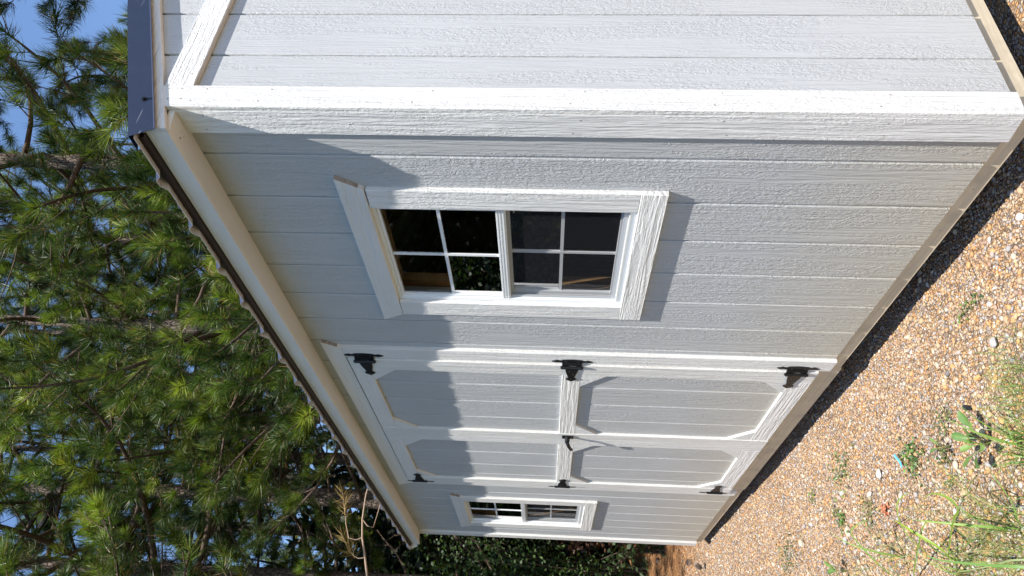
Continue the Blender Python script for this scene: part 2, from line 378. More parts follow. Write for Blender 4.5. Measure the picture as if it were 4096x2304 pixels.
# end and back walls
yb = [0.0]+[.2300+k*SP for k in range(14)]; yb = [v_ for v_ in yb if v_ < W-.03]+[W]
def ridge_z(y): return 2.435+SLOPE*(min(y, W-y))
for i in range(len(yb)-1):
    y0, y1 = yb[i]+(GAP if i else .0125), yb[i+1]-(GAP if i < len(yb)-2 else 0)
    pts = [(y0, 0), (y1, 0), (y1, ridge_z(y1))]
    if y0 < W/2 < y1: pts.append((W/2, ridge_z(W/2)))
    pts.append((y0, ridge_z(y0)))
    MB().prism(pts, 0, -.0122, XP, .002).build('siding_board', M_sidinggable, shed)
    MB().prism(pts, LX, LX+.0122, XP, .002).build('siding_board', M_sidinggable, shed)
MB().prism([(.014, .002), (W-.002, .002), (W-.002, 2.39), (W/2, ridge_z(W/2)-.01), (.014, 2.39)], -.0065, -.0145, XP, .0002).build('groove_backing', M_sidinggable, shed)
MB().prism([(.014, .002), (W-.002, .002), (W-.002, 2.39), (W/2, ridge_z(W/2)-.01), (.014, 2.39)], LX+.0065, LX+.0145, XP, .0002).build('groove_backing', M_osb, shed)
MB().box(LX, 0, W-.012, W, 0, 2.39).build('back_wall', M_siding, shed)
# rim joists and skids
MB().box(LX+.012, -.012, .012, .05, -.062, .012).build('rim_joist', M_treated, shed)
MB().box(-.05, -.012, .0505, W-.06, -.064, .012).build('rim_joist', raw_wood('treated_lumber_end', (.62, .52, .37), 'y', dark=.8), shed)
MB().box(LX+.012, LX+.05, .0505, W-.06, -.062, .012).build('rim_joist', M_treated, shed)
MB().box(LX+.012, -.012, W-.058, W-.02, -.062, .012).build('rim_joist', M_treated, shed)
for y in (.45, 1.5, 2.55):
    MB().box(LX+.35, -.45, y, y+.14, -.2, -.0625).build('skid', M_treated, shed)

# --- trims
T = .018
def nails(mb, pts, mp, d):
    for (a, b_) in pts: mb.add([mp(a+.0028*math.cos(t), b_+.0024*math.sin(t), d) for t in [k*math.pi/3 for k in range(6)]], [tuple(range(6))])
MB().prism([(-.089, -.006), (0, .002), (0, ZT+.01), (-.089, ZT+.01)], -T, -.0004, YP).build('corner_board', M_trimZ, shed)
MB().prism([(-.0175, .003), (.0705, -.002), (.0705, 2.46), (-.0175, 2.43)], T, .0004, XP).build('corner_board', M_trimZ, shed)
MB().prism([(LX-T, -.012), (LX+.071, -.006), (LX+.071, ZT+.01), (LX-T, ZT+.01)], -T, -.0004, YP).build('corner_board', M_trimZ, shed)
MB().prism([(-.0175, .003), (.0705, -.002), (.0705, 2.445), (-.0175, 2.402)], LX-T, LX-.0004, XP).build('corner_board', M_trimZ, shed)
MB().prism([(.0712, 2.340), (W-.0712, 2.340), (W-.0712, 2.428), (.0712, 2.428)], T, .0004, XP, .002).build('belly_board', M_trimY, shed)
for x, s in ((.0, 1), (LX, -1)):                                  # rake boards, both ends
    f_, bk = (x+s*.0195, x+s*.0004)
    z0 = 2.366; H_ = .118
    MB().prism([(-.1085, z0), (-.1085, z0+.10), (W/2-.001, 2.366+SLOPE*(W/2+.1085)+H_), (W/2-.001, 2.366+SLOPE*(W/2+.1085))], f_ if s > 0 else f_, bk, XP, .0015).build('rake_board', M_trimY, shed)
    MB().prism([(W+.1085, z0), (W+.1085, z0+.10), (W/2+.001, 2.366+SLOPE*(W/2+.1085)+H_), (W/2+.001, 2.366+SLOPE*(W/2+.1085))], f_, bk, XP, .0015).build('rake_board', M_trimY, shed)
# eave box
def eave(y_s, sgn):
    Y = lambda d: y_s+sgn*d
    mb = MB(); xs0, xs1 = LX-.0005, .0
    mb.add([(xs0, Y(.0005), ZT), (xs1, Y(.0005), ZT), (xs1, Y(-.090), 2.3685), (xs0, Y(-.090), 2.3685), (xs0, Y(.0005), ZT+.018), (xs1, Y(.0005), ZT+.018), (xs1, Y(-.090), 2.3865), (xs0, Y(-.090), 2.3865)],
           [(0,3,2,1), (4,5,6,7), (0,1,5,4), (1,2,6,5), (2,3,7,6), (3,0,4,7)])
    mb.build('soffit_board', M_smooth, shed)
    MB().prism([(xs0-.0185, 2.3665), (xs1-.0005, 2.3665), (xs1-.0005, 2.4325), (xs0-.0185, 2.4325)], Y(-.108), Y(-.0905), YP).build('fascia_board', M_smooth, shed)
    mb = MB(); mb.box(xs0, xs1, Y(-.02), Y(-.1280), 2.4335, 2.4385); mb.box(xs0, xs1, Y(-.128), Y(-.1292), 2.4325, 2.4465)
    mb.build('drip_edge', M_drip, shed)
eave(0, 1); eave(W, -1)
mb = MB()
for x in (-.105, -.085): mb.cyl((x+.03, -.05, 2.3728), (x+.03, -.05, 2.3745), .003, n=8)
mb.cyl((-.06, -.068, 2.3705), (-.06, -.068, 2.3725), .003, n=8)
tag(mb.build('nails', M_drip, shed), kind='stuff')
# roof sheets
def roof_sheet(x1, x0, side):
    prof = []                                                     # x, height
    ribs = [-.165-.2325*k for k in range(-1, 23)]
    xs = [(x1, 0.)]
    for r in ribs:
        if x0+.001 < r < x1-.001:
            for dx, h in ((.031, 0), (.013, .0195), (-.013, .0195), (-.031, 0)):
                if x0 < r+dx < x1: xs.append((r+dx, h))
            for dx in (-.1,-.135):
                if x0 < r+dx-.01 and r+dx+.01 < x1: xs += [(r+dx+.01, 0), (r+dx, .003), (r+dx-.01, 0)]
    xs.append((x0, 0.)); xs.sort(reverse=True)
    V, F_ = [], []
    ys = [(-.155, 0), (.3, 0), (1.0, 0), (W/2, 0)]
    n = len(xs); mb = MB()
    for layer, th in ((0, 0.), (1, .0009)):
        V = []
        for (y, _) in ys:
            z = 2.434+SLOPE*(y+.155)
            yy = y if side > 0 else W-y
            for (x, h) in xs: V.append((x, yy, z+h+th+.004))
        mb.add(V, [(r*n+i, r*n+i+1, (r+1)*n+i+1, (r+1)*n+i) for r in range(len(ys)-1) for i in range(n-1)], layer)
    mb.add([v_ for v_ in V[:n]]+[(v_[0], v_[1], v_[2]-.0009) for v_ in V[:n]], [(i, i+1, n+i+1, n+i) for i in range(n-1)], 0)
    return mb.build('roof_sheet', [M_under, M_slate], shed, recalc=False)
xx = .026
while xx > LX-.03:
    nxt = max(xx-.93, LX-.032)
    if nxt-(LX-.032) < .2: nxt = LX-.032
    roof_sheet(xx, nxt, 1); roof_sheet(xx, nxt, -1); xx = nxt-.0002
MB().prism([(W/2-.14, 2.434+SLOPE*(W/2-.14+.155)+.028), (W/2, 2.434+SLOPE*(W/2+.155)+.030), (W/2+.14, 2.434+SLOPE*(W/2-.14+.155)+.028), (W/2, 2.434+SLOPE*(W/2+.155)+.036)], .032, LX-.032, XP, .0005).build('ridge_cap', M_slate, shed)
for x in np.arange(-4.7, -.2, .61):                               # rafters
    for s in (0, 1):
        a = lambda y: y if not s else W-y
        MB().add([(x, a(.0), 2.385), (x+.038, a(.0), 2.385), (x+.038, a(W/2), 2.385+SLOPE*W/2), (x, a(W/2), 2.385+SLOPE*W/2),
                  (x, a(.0), 2.47), (x+.038, a(.0), 2.47), (x+.038, a(W/2), 2.47+SLOPE*W/2), (x, a(W/2), 2.47+SLOPE*W/2)],
                 [(0,3,2,1), (4,5,6,7), (0,1,5,4), (1,2,6,5), (2,3,7,6), (3,0,4,7)]).build('rafter', M_pineZ, shed)
# rake metal
def rake_metal(x, s, side, m_):
    A = (lambda y: y) if side > 0 else (lambda y: W-y)
    zt = lambda y: 2.453+SLOPE*(y+.152)
    zb = lambda y: 2.391+SLOPE*(y+.123)
    e = W/2
    mb = MB()
    P = [(x, A(-.152), zt(-.152)), (x, A(-.123), zb(-.123)), (x, A(e), zb(e)), (x, A(e), zt(e))]
    Q = [(p[0]-s*.0012, p[1], p[2]) for p in P]
    mb.add(P+Q, [(0,1,2,3), (7,6,5,4), (0,4,5,1), (1,5,6,2), (2,6,7,3), (3,7,4,0)], 0)
    # turned out hem
    h = [(x+s*.0002, A(-.123), zb(-.123)), (x+s*.0045, A(-.121), zb(-.121)-.006), (x+s*.0045, A(e), zb(e)-.006), (x+s*.0002, A(e), zb(e))]
    mb.add(h+[(p[0]-s*.001, p[1], p[2]-.0005) for p in h], [(0,1,2,3), (7,6,5,4), (0,4,5,1), (1,5,6,2), (2,6,7,3), (3,7,4,0)], 0)
    # top leg over the sheet
    t_ = [(x, A(-.152), zt(-.152)), (x, A(e), zt(e)), (x-s*.06, A(e), zt(e)+.002), (x-s*.06, A(-.152), zt(-.152)+.002)]
    mb.add(t_+[(p[0], p[1], p[2]+.001) for p in t_], [(0,1,2,3), (7,6,5,4), (0,4,5,1), (1,5,6,2), (2,6,7,3), (3,7,4,0)], 0)
    return mb.build('rake_trim', m_, shed)
rt = rake_metal(.029, 1, 1, M_slate); rake_metal(.029, 1, -1, M_slate)
rake_metal(LX-.036, -1, 1, M_whitemetal); rake_metal(LX-.036, -1, -1, M_whitemetal)
mb = MB()
for y in (-.004, .60, 1.2):
    z = 2.458+SLOPE*(y+.004)
    mb.cyl((.0292, y, z), (.0308, y, z), .0085, n=12); mb.cyl((.0308, y, z), (.037, y, z), .0052, n=6)
for y, z in ((.155, 2.515),):
    pass
mb.build('roof_screw', M_black, rt)

# --- window (frame, sashes, panes, casing)
def window(wr, raw_gap):
    x0, x1, z0, z1 = wr; w = empty('window', (0, 0, 0), 0, shed); dx = x1-(-.425)
    X = lambda a: a+dx
    # casing of four boards
    MB().prism([(X(-.286), 1.981), (X(-1.175), 1.981), (X(-1.127), 1.894), (X(-.337), 1.892)], -.0195, -.0004, YP).build('header_casing', [M_trimX], w)
    for s in ((-.286, 1.981, -.337, 1.892), (-1.175, 1.981, -1.127, 1.894)):
        o = .0007 if s[0] > -.5 else -.0007
        MB().add([(X(s[0])+o, -.018, s[1]-.002), (X(s[2])+o, -.018, s[3]+.002), (X(s[2])+o, -.001, s[3]+.002), (X(s[0])+o, -.001, s[1]-.002)], [(0, 1, 2, 3)]).build('board_end', M_end, w)
    MB().prism([(X(-.338), .9915), (X(-.430), .9915), (X(-.430), 1.889 if raw_gap else 1.8925), (X(-.338), 1.8875 if raw_gap else 1.8918)], -.018, -.0004, YP).build('side_casing', M_trimZ, w)
    MB().prism([(X(-1.125), .9915), (X(-1.03), .9915), (X(-1.03), 1.892), (X(-1.125), 1.892)], -.018, -.0004, YP).build('side_casing', M_trimZ, w)
    MB().prism([(X(-1.123), .904), (X(-.337), .903), (X(-.337), .9905), (X(-1.123), .9905)], -.0195, -.0004, YP).build('sill_casing', M_trimX, w)
    # vinyl frame
    a, c = X(-1.033), X(-.427); fz0, fz1 = .988, 1.894
    mb = MB(); fr_ = [(a, c, fz1-.016, fz1), (a, c, fz0, fz0+.026), (a, a+.022, fz0, fz1), (c-.022, c, fz0, fz1)]
    mb.box(a, c, .0004, .05, fz1-.014, fz1); mb.box(a, c, .0004, .05, fz0, fz0+.022)
    mb.box(a, a+.020, .0008, .0496, fz0+.022, fz1-.014); mb.box(c-.020, c, .0008, .0496, fz0+.022, fz1-.014)
    mb.box(a+.020, c-.020, .018, .022, fz1-.019, fz1-.0143); mb.box(a+.0202, a+.025, .020, .026, fz0+.022, fz1-.014); mb.box(c-.025, c-.0202, .020, .026, fz0+.022, fz1-.014)
    mb.box(a+.0202, c-.0202, -.004, .003, fz0+.0222, fz0+.0265)
    mb.build('frame', M_vinyl, w)
    # upper sash
    sa, sc_ = a+.0205, c-.0205
    def sash(y0, y1, b0, b1, rail_b, rail_t, st, nm, m_=M_vinyl):
        mb = MB(); mb.box(sa, sc_, y0, y1, b0, b0+rail_b); mb.box(sa, sc_, y0, y1, b1-rail_t, b1)
        mb.box(sa, sa+st, y0+.0004, y1-.0004, b0+rail_b, b1-rail_t); mb.box(sc_-st, sc_, y0+.0004, y1-.0004, b0+rail_b, b1-rail_t)
        return mb.build(nm, m_, w)
    sash(.006, .020, 1.434, 1.879, .034, .010, .014, 'upper_sash')
    mb = MB()
    for zz in (1.4405, 1.4515, 1.461): mb.box(sa, sc_, .0015, .0058, zz, zz+.0055)
    mb.build('meeting_rail', M_vinyl, w)
    sash(.026, .044, 1.010, 1.452, .026, .030, .024, 'lower_sash')
    mid = (sa+sc_)/2
    for nm, yy, b0, b1, zc in (('upper', .011, 1.469, 1.868, 1.668), ('lower', .033, 1.037, 1.421, 1.236)):
        st = .0145 if nm == 'upper' else .0245
        MB().box(sa+st, mid-.006, yy+.001, yy+.007, zc-.006, zc+.006).build('muntin', M_vinyl, w)
        MB().box(mid+.006, sc_-st, yy+.001, yy+.007, zc-.006, zc+.006).build('muntin', M_vinyl, w)
        MB().box(mid-.006, mid+.006, yy, yy+.008, b0, b1).build('muntin', M_vinyl, w)
        for (p0, p1) in ((sa+st, mid-.007), (mid+.007, sc_-st)):
            for (q0, q1) in ((b0, zc-.007), (zc+.007, b1)):
                MB().add([(p0, yy+.004, q0), (p1, yy+.004, q0), (p1, yy+.004, q1), (p0, yy+.004, q1)], [(0, 1, 2, 3)]).build('pane', M_glass, w)
    # screen in its grey frame
    mb = MB(); s0, s1 = sa+.001, sc_-.001
    mb.box(s0, s1, .012, .019, 1.0155, 1.030); mb.box(s0, s0+.011, .0122, .0188, 1.030, 1.4305); mb.box(s1-.011, s1, .0122, .0188, 1.030, 1.4305)
    mb.build('screen_frame', mat('grey_screen_frame', (.42, .43, .44), .4)[0], w)
    MB().add([(s0+.01, .0155, 1.029), (s1-.01, .0155, 1.029), (s1-.01, .0155, 1.433), (s0+.01, .0155, 1.433)], [(0, 1, 2, 3)]).build('insect_screen', M_screen, w)
    return w
window(W1, True)['label'] = 'larger looking window beside the near corner board'
window(W2, False)['label'] = 'window beyond the double doors'

# --- doorway casing
fr_ = empty('door_casing', (0, 0, 0), 0, shed)
MB().prism([(-1.400, 2.324), (-3.498, 2.320), (-3.448, 2.236), (-1.449, 2.238)], -.0195, -.0004, YP).build('header_casing', M_trimX, fr_)
MB().add([(-1.3993, -.018, 2.322), (-1.4483, -.018, 2.24), (-1.4483, -.001, 2.24), (-1.3993, -.001, 2.322)], [(0, 1, 2, 3)]).build('board_end', M_end, fr_)
MB().prism([(-1.447, -.006), (-1.5375, -.004), (-1.5375, 2.2375), (-1.447, 2.2375)], -T, .0110, YP).build('side_casing', M_trimZ, fr_)
MB().prism([(-3.448, -.008), (-3.3585, -.006), (-3.3585, 2.2355), (-3.448, 2.2355)], -T, .0110, YP).build('side_casing', M_trimZ, fr_)
MB().box(-3.355, -1.541, .0005, .06, -.0605, .030).build('threshold', M_treated, shed)
MB().box(-3.40, -1.50, .032, .05, .03, 2.30).build('door_stop', M_osb, fr_)

def inter_boxes(a, b, edges_):
    es = [a]+[e for e in edges_ if min(a, b)+.01 < e < max(a, b)-.01]+[b]
    return list(zip(es[:-1], es[1:]))
def door(xn, xf, sn0, sn1, grooves, lab):
    """leaf from xn (near) to xf (far); stile widths sn0 (near) and sn1 (far)"""
    d = empty('door', (0, 0, 0), 0, shed); d['label'] = lab
    zb, ztp = .046, 2.2285; yb_, yf = -.012, -.0295; yN = -T if lab.startswith('near') else -T
    a, c = xn-sn0, xf+sn1
    n_front, f_front = (-.0195, -.0290) if lab.startswith('near') else (-.0190, -.0200)
    rail = -.0265
    for (p, q) in inter_boxes(xn-.002, xf+.002, grooves):
        MB().prism([(p-(.004 if p != xn-.002 else 0), zb+.002), (q+(.004 if q != xf+.002 else 0), zb+.002), (q+(.004 if q != xf+.002 else 0), ztp-.002), (p-(.004 if p != xn-.002 else 0), ztp-.002)], yb_+.001, .004, YP, .002).build('door_board', M_siding, d)
    MB().box(xf+.003, xn-.003, -.0045, .020, zb+.003, ztp-.003).build('door_core', M_siding, d)
    MB().prism([(xn, zb), (a, zb), (a, ztp), (xn, ztp)], rail, yb_, YP).build('stile', M_trimZ, d)
    MB().prism([(xf, zb), (c, zb), (c, ztp), (xf, ztp)], rail-.002, yb_, YP).build('stile', M_trimZ, d)
    for (z0, z1) in ((2.141, ztp), (1.122, 1.211), (zb, .146)):
        MB().prism([(a-.0005, z0), (c+.0005, z0), (c+.0005, z1), (a-.0005, z1)], rail+.0006, yb_, YP).build('rail', M_trimX, d)
    k = .122
    for (zz, s) in ((2.1405, -1), (1.1215, -1), (.1465, 1)):
        for (x, t) in ((a-.0006, -1), (c+.0006, 1)):
            pts = [(x, zz), (x+t*k, zz), (x, zz+s*k)]
            MB().prism(pts, rail+.0012, yb_, YP, .001).build('corner_brace', M_trimZ, d)
    return d
d1 = door(-1.541, -2.470, .104, .078, (-1.807, -2.012, -2.224), 'near door leaf, the one with the handle')
d2 = door(-2.474, -3.3545, .092, .082, (-2.78, -3.009, -3.198), 'far door leaf')

# --- hinges: spear ended strap hinges
def hinge(zc, s, parent, lab=None):
    x0 = -1.512 if s > 0 else -3.387
    X = lambda a: x0-s*a               # a grows towards the door middle
    def plate(half, y, th, ax):
        # half: list of (t along, halfwidth); outline polygon strip
        mb_v, mb_f = [], []
        for (t, w_) in half:
            for sg in (-1, 1):
                if ax == 'v': p = (X(0+sg*w_), t+zc)
                else: p = (X(t), zc+sg*w_)
                mb_v.append((p[0], y, p[1]))
        n = len(mb_v); mb_v += [(p[0], y+th, p[2]) for p in mb_v]
        for i in range(len(half)-1):
            a0 = 2*i
            mb_f += [(a0, a0+1, a0+3, a0+2), (n+a0+2, n+a0+3, n+a0+1, n+a0), (a0, a0+2, n+a0+2, n+a0), (a0+3, a0+1, n+a0+1, n+a0+3)]
        mb.add(mb_v, mb_f)
    mb = MB()
    plate([(-.0945, .0006), (-.082, .007), (-.073, .0115), (-.066, .011), (-.060, .0065), (-.051, .0075), (-.044, .014), (-.022, .0165), (0, .0185), (.022, .0165), (.044, .014), (.051, .0075), (.060, .0065), (.066, .011), (.073, .0115), (.082, .007), (.0945, .0006)], -.0218, .0036, 'v')
    yl = -.0325
    plate([(.046, .032), (.055, .030), (.075, .0285), (.10, .024), (.125, .018), (.145, .0135), (.150, .014), (.158, .0245), (.164, .0250), (.172, .016), (.186, .0005)], yl, .0036, 'h')
    # knuckle arms and barrel
    mb.box(X(.012), X(.0275), -.0290, -.0218, zc-.046, zc+.046); mb.box(X(.0278), X(.036), -.0300, -.0218, zc+.020, zc+.046); mb.box(X(.0278), X(.036), -.0300, -.0218, zc-.046, zc-.020)
    xb = X(.038); yb2 = -.0335
    for (q0, q1, r) in ((-.049, -.020, .0085), (-.019, .019, .0082), (.020, .049, .0085), (-.053, .053, .0055)):
        mb.cyl((xb, yb2, zc+q0), (xb, yb2, zc+q1), r, n=12)
    for t in (-.070, -.030, .028, .070): mb.cyl((X(0), -.0219, zc+t), (X(0), -.0242, zc+t), .0038, .0028, n=8, mi=0)
    for (t, zz) in ((.078, .010), (.108, -.009), (.160, .001)): mb.cyl((X(t), yl-.0001, zc+zz), (X(t), yl-.0024, zc+zz), .0038, .0028, n=8, mi=0)
    for t in (-.070, -.030, .028, .070): mb.cyl((X(0), -.0242, zc+t), (X(0), -.0246, zc+t), .0017, n=6, mi=1)
    for (t, zz) in ((.078, .010), (.108, -.009), (.160, .001)): mb.cyl((X(t), yl-.0024, zc+zz), (X(t), yl-.0028, zc+zz), .0017, n=6, mi=1)
    return mb.build('hinge', [M_black, M_steel], parent)
for zc in (2.146, 1.168, .146):
    hinge(zc, 1, d1); hinge(zc, -1, d2)
# --- handle
mb = MB(); hx = -2.430; ys_ = -.0295
mb.box(hx-.018, hx+.018, ys_-.006, ys_, 1.128, 1.192)
mb.cyl((hx, ys_-.006, 1.162), (hx, ys_-.030, 1.162), .014, n=16)
lever = [((hx+.004, ys_-.030, 1.165), .012), ((hx-.004, ys_-.045, 1.158), .010), ((hx-.030, ys_-.052, 1.150), .009), ((hx-.062, ys_-.052, 1.139), .0095), ((hx-.078, ys_-.050, 1.131), .005)]
for (p0, r0), (p1, r1) in zip(lever[:-1], lever[1:]): mb.cyl(p0, p1, r0, r1, n=10)
mb.cyl((hx, ys_-.0062, 1.140), (hx, ys_-.0095, 1.140), .006, n=10, mi=1)
mb.build('handle', [M_black, M_steel], d1)

# nails along the trim
mb = MB()
for z in (.35, .8, 1.2, 1.65, 2.1, 2.30):
    nails(mb, [(-.02+rnd.uniform(-.004, .004), z), (-.068+rnd.uniform(-.006, .006), z+rnd.uniform(-.02, .02))], YP, -T-.0006)
    nails(mb, [(.006, z+.03), (.055, z-.01+rnd.uniform(-.02, .02))], XP, T+.0006)
for z in (2.36, 2.40): nails(mb, [(.012, z), (.056, z+.01)], XP, T+.0006)
nails(mb, [(.12, 2.36), (.15, 2.405), (.55, 2.36)], XP, T+.0006)
for k in range(18): nails(mb, [(-.30-k*.26+rnd.uniform(-.05, .05), rnd.choice((-.035, -.03, -.02)))], YP, .0114)
tag(mb.build('nail_heads', mat('nail_grey', (.30, .27, .24), .5)[0], shed, recalc=False), kind='stuff')

# ================================================================= gravel
def ico():
    bm = bmesh.new(); bmesh.ops.create_icosphere(bm, subdivisions=1, radius=1)
    V = np.array([v_.co[:] for v_ in bm.verts]); F_ = np.array([[v_.index for v_ in f_.verts] for f_ in bm.faces]); bm.free()
    return V, F_
ICO_V, ICO_F = ico()
PAL = np.array([(.42, .29, .18), (.50, .27, .11), (.50, .42, .32), (.33, .31, .30), (.58, .54, .49), (.15, .14, .14), (.38, .24, .17), (.50, .34, .19), (.29, .20, .15), (.40, .34, .30)])
PW = np.array([.17, .17, .12, .12, .03, .03, .11, .14, .06, .07])
camP = np.array(cam.matrix_world.translation)
cF, cU, cR = np.array(Fw), np.array(U2), np.array(R2)
def scatter(x0, x1, y0, y1, step, seed, keep=None):
    r = np.random.default_rng(seed); xs = np.arange(x0, x1, step); ys = np.arange(y0, y1, step)
    X, Y = np.meshgrid(xs, ys); X = X.ravel()+r.uniform(-.5, .5, X.size)*step*1.1; Y = Y.ravel()+r.uniform(-.5, .5, Y.size)*step*1.1
    if keep is not None: k = keep(X, Y); X, Y = X[k], Y[k]
    return X, Y, r
def near_view(X, Y):
    d = np.stack([X, Y, np.full_like(X, -.17)], -1)-camP; z = d@cF
    return (z > .2) & (np.abs(d@cR/z) < .50) & (d@cU/z > -.80) & (Y < .34)
def stones(X, Y, rad, r, name, flat=.62, parent=None, sink=.25):
    n = len(X)
    q = r.normal(size=(n, 4)); q /= np.linalg.norm(q, axis=1)[:, None]; w, x, y, z = q.T
    RM = np.stack([1-2*(y*y+z*z), 2*(x*y-z*w), 2*(x*z+y*w), 2*(x*y+z*w), 1-2*(x*x+z*z), 2*(y*z-x*w), 2*(x*z-y*w), 2*(y*z+x*w), 1-2*(x*x+y*y)], -1).reshape(n, 3, 3)
    lump = ICO_V[None]*(1+r.uniform(-.20, .20, (n, 12, 1)))
    S_ = np.stack([r.uniform(.75, 1.35, n), r.uniform(.7, 1.1, n), r.uniform(.45, .85, n)], -1)
    V = np.einsum('nij,nkj->nki', RM, lump*S_[:, None, :]); V[:, :, 2] *= flat
    V *= rad[:, None, None]
    V += np.stack([X, Y, gz(X, Y)+rad*flat*(.55-sink)], -1)[:, None, :]
    Fc = (ICO_F[None]+(np.arange(n)*12)[:, None, None]).reshape(-1, 3)
    ci = r.choice(len(PAL), n, p=PW/PW.sum()); C_ = (PAL[ci]*.90+np.array([.40, .28, .18])*.10)*r.uniform(.78, 1.08, (n, 1))
    return np_mesh(name, V.reshape(-1, 3), Fc, M_stone, np.repeat(C_, 12, 0))
X, Y, r = scatter(-5.9, 1.2, -1.7, .36, .0104, 11, lambda a, b_: near_view(a, b_) & (a > -3.4))
pt = .5+.5*np.sin(X*3.7+1.3*np.sin(Y*5.1)+.6)*np.sin(Y*6.3+1.7*np.sin(X*2.9)); kp_ = r.uniform(size=len(X)) < .62+.38*np.clip(pt*2.2, 0, 1); X, Y = X[kp_], Y[kp_]
Xb, Yb, r2_ = scatter(-6.6, -3.4, -1.7, .36, .018, 12, near_view)
keepb = r2_.uniform(size=len(Xb)) < np.clip((Xb+6.6)/1.2, 0, 1); Xb, Yb = Xb[keepb], Yb[keepb]
Xc, Yc, _ = scatter(-5.0, 3.2, -3.2, 2.0, .045, 13, lambda a, b_: ~near_view(a, b_) & ~((a < 0) & (b_ > .35)))
Xa = np.concatenate([X, Xb, Xc]); Ya = np.concatenate([Y, Yb, Yc])
rad = np.concatenate([np.clip(r.lognormal(math.log(.0044), .46, len(X)), .0022, .018), np.clip(r.lognormal(math.log(.0068), .34, len(Xb)), .004, .016), np.clip(r.lognormal(math.log(.011), .35, len(Xc)), .005, .02)])
me = stones(Xa, Ya, rad, r, 'gravel')
tag(link('gravel', me), 'loose tan, orange and grey pea gravel spread in front of the shed', kind='stuff')
print('stones', len(Xa))
# larger stones one can pick out
BIG = [(-1.65, -.45, .026, 4, 'pale cream stone lying in the open gravel beyond the blue plastic strip'),
       (-2.10, -.58, .028, 2, 'cream angular stone beside the tip of the long grass blade'),
       (-2.15, -.61, .022, 3, 'small grey cube shaped stone next to the cream angular stone'),
       (-2.73, -.49, .030, 2, 'yellowish white flat stone near the low mat of weeds'),
       (-.245, .02, .020, 3, 'grey rounded stone in the shade under the near corner of the shed'),
       (-.66, -.34, .022, 3, 'grey slab stone above the black plastic cap'),
       (-.80, -.40, .019, 1, 'orange flat stone just beside the black plastic cap'),
       (-.36, -.06, .017, 4, 'white pebble at the edge of the shed shadow nearest the corner'),
       (-1.78, -.50, .020, 9, 'light grey stone on the gravel near the orange scrap')]
for (x, y, rr, ci, lab) in BIG:
    rg = np.random.default_rng(int(abs(x*1000))); bm = bmesh.new(); bmesh.ops.create_icosphere(bm, subdivisions=2, radius=1)
    sx_, sy_, sz_ = rr*rg.uniform(.85, 1.2), rr*rg.uniform(.6, .9), rr*rg.uniform(.35, .6)
    pl = rg.normal(size=(7, 3)); pl /= np.linalg.norm(pl, axis=1)[:, None]
    for v_ in bm.verts:
        c_ = np.array(v_.co)
        for p_ in pl:
            d_ = c_@p_
            if d_ > .72: c_ = c_-p_*(d_-.72)
        v_.co = (c_[0]*sx_, c_[1]*sy_, c_[2]*sz_)
    me = bpy.data.meshes.new('stone'); bm.to_mesh(me); bm.free(); me.materials.append(M_stone)
    at = me.color_attributes.new('tint', 'FLOAT_COLOR', 'POINT'); at.data.foreach_set('color', np.tile([*PAL[ci], 1.], len(me.vertices)))
    o = link('stone', me); o.location = (x, y, float(gz(x, y))+sz_*.55+.003); o.rotation_euler = (rg.uniform(-.2, .2), rg.uniform(-.2, .2), rg.uniform(0, 3)); tag(o, lab, 'stone')

# ================================================================= pines
def tube(pts, rad, n=5):
    pts = np.asarray(pts, float); rad = np.asarray(rad, float); k = len(pts)
    tg = np.gradient(pts, axis=0); tg /= np.linalg.norm(tg, axis=1)[:, None]+1e-9
    ref = np.array([0, 0, 1.]) if abs(tg[0, 2]) < .9 else np.array([1., 0, 0])
    a = np.cross(tg, ref); a /= np.linalg.norm(a, axis=1)[:, None]+1e-9; b_ = np.cross(tg, a)
    th = np.arange(n)*2*np.pi/n
    V = pts[:, None]+rad[:, None, None]*(a[:, None]*np.cos(th)[None, :, None]+b_[:, None]*np.sin(th)[None, :, None])
    i = np.arange(n); j = (i+1) % n; F_ = []
    for q in range(k-1): F_.append(np.stack([q*n+i, q*n+j, (q+1)*n+j, (q+1)*n+i], -1))
    return V.reshape(-1, 3), np.concatenate(F_)
class Acc:
    def __init__(s): s.V = []; s.F = []; s.C = []; s.n = 0
    def add(s, V, F_, C_=None): s.V.append(V); s.F.append(F_+s.n); s.n += len(V); s.C.append(np.broadcast_to(C_, (len(V), 3)) if C_ is not None else np.zeros((len(V), 3)))
    def mesh(s, name, m_, tint=True, smooth=False): return np_mesh(name, np.concatenate(s.V), np.concatenate(s.F), m_, np.concatenate(s.C) if tint else None, smooth)
GREENS = np.array([(.09, .145, .022), (.17, .24, .03), (.045, .08, .018), (.22, .27, .04), (.05, .09, .02), (.06, .10, .022)])
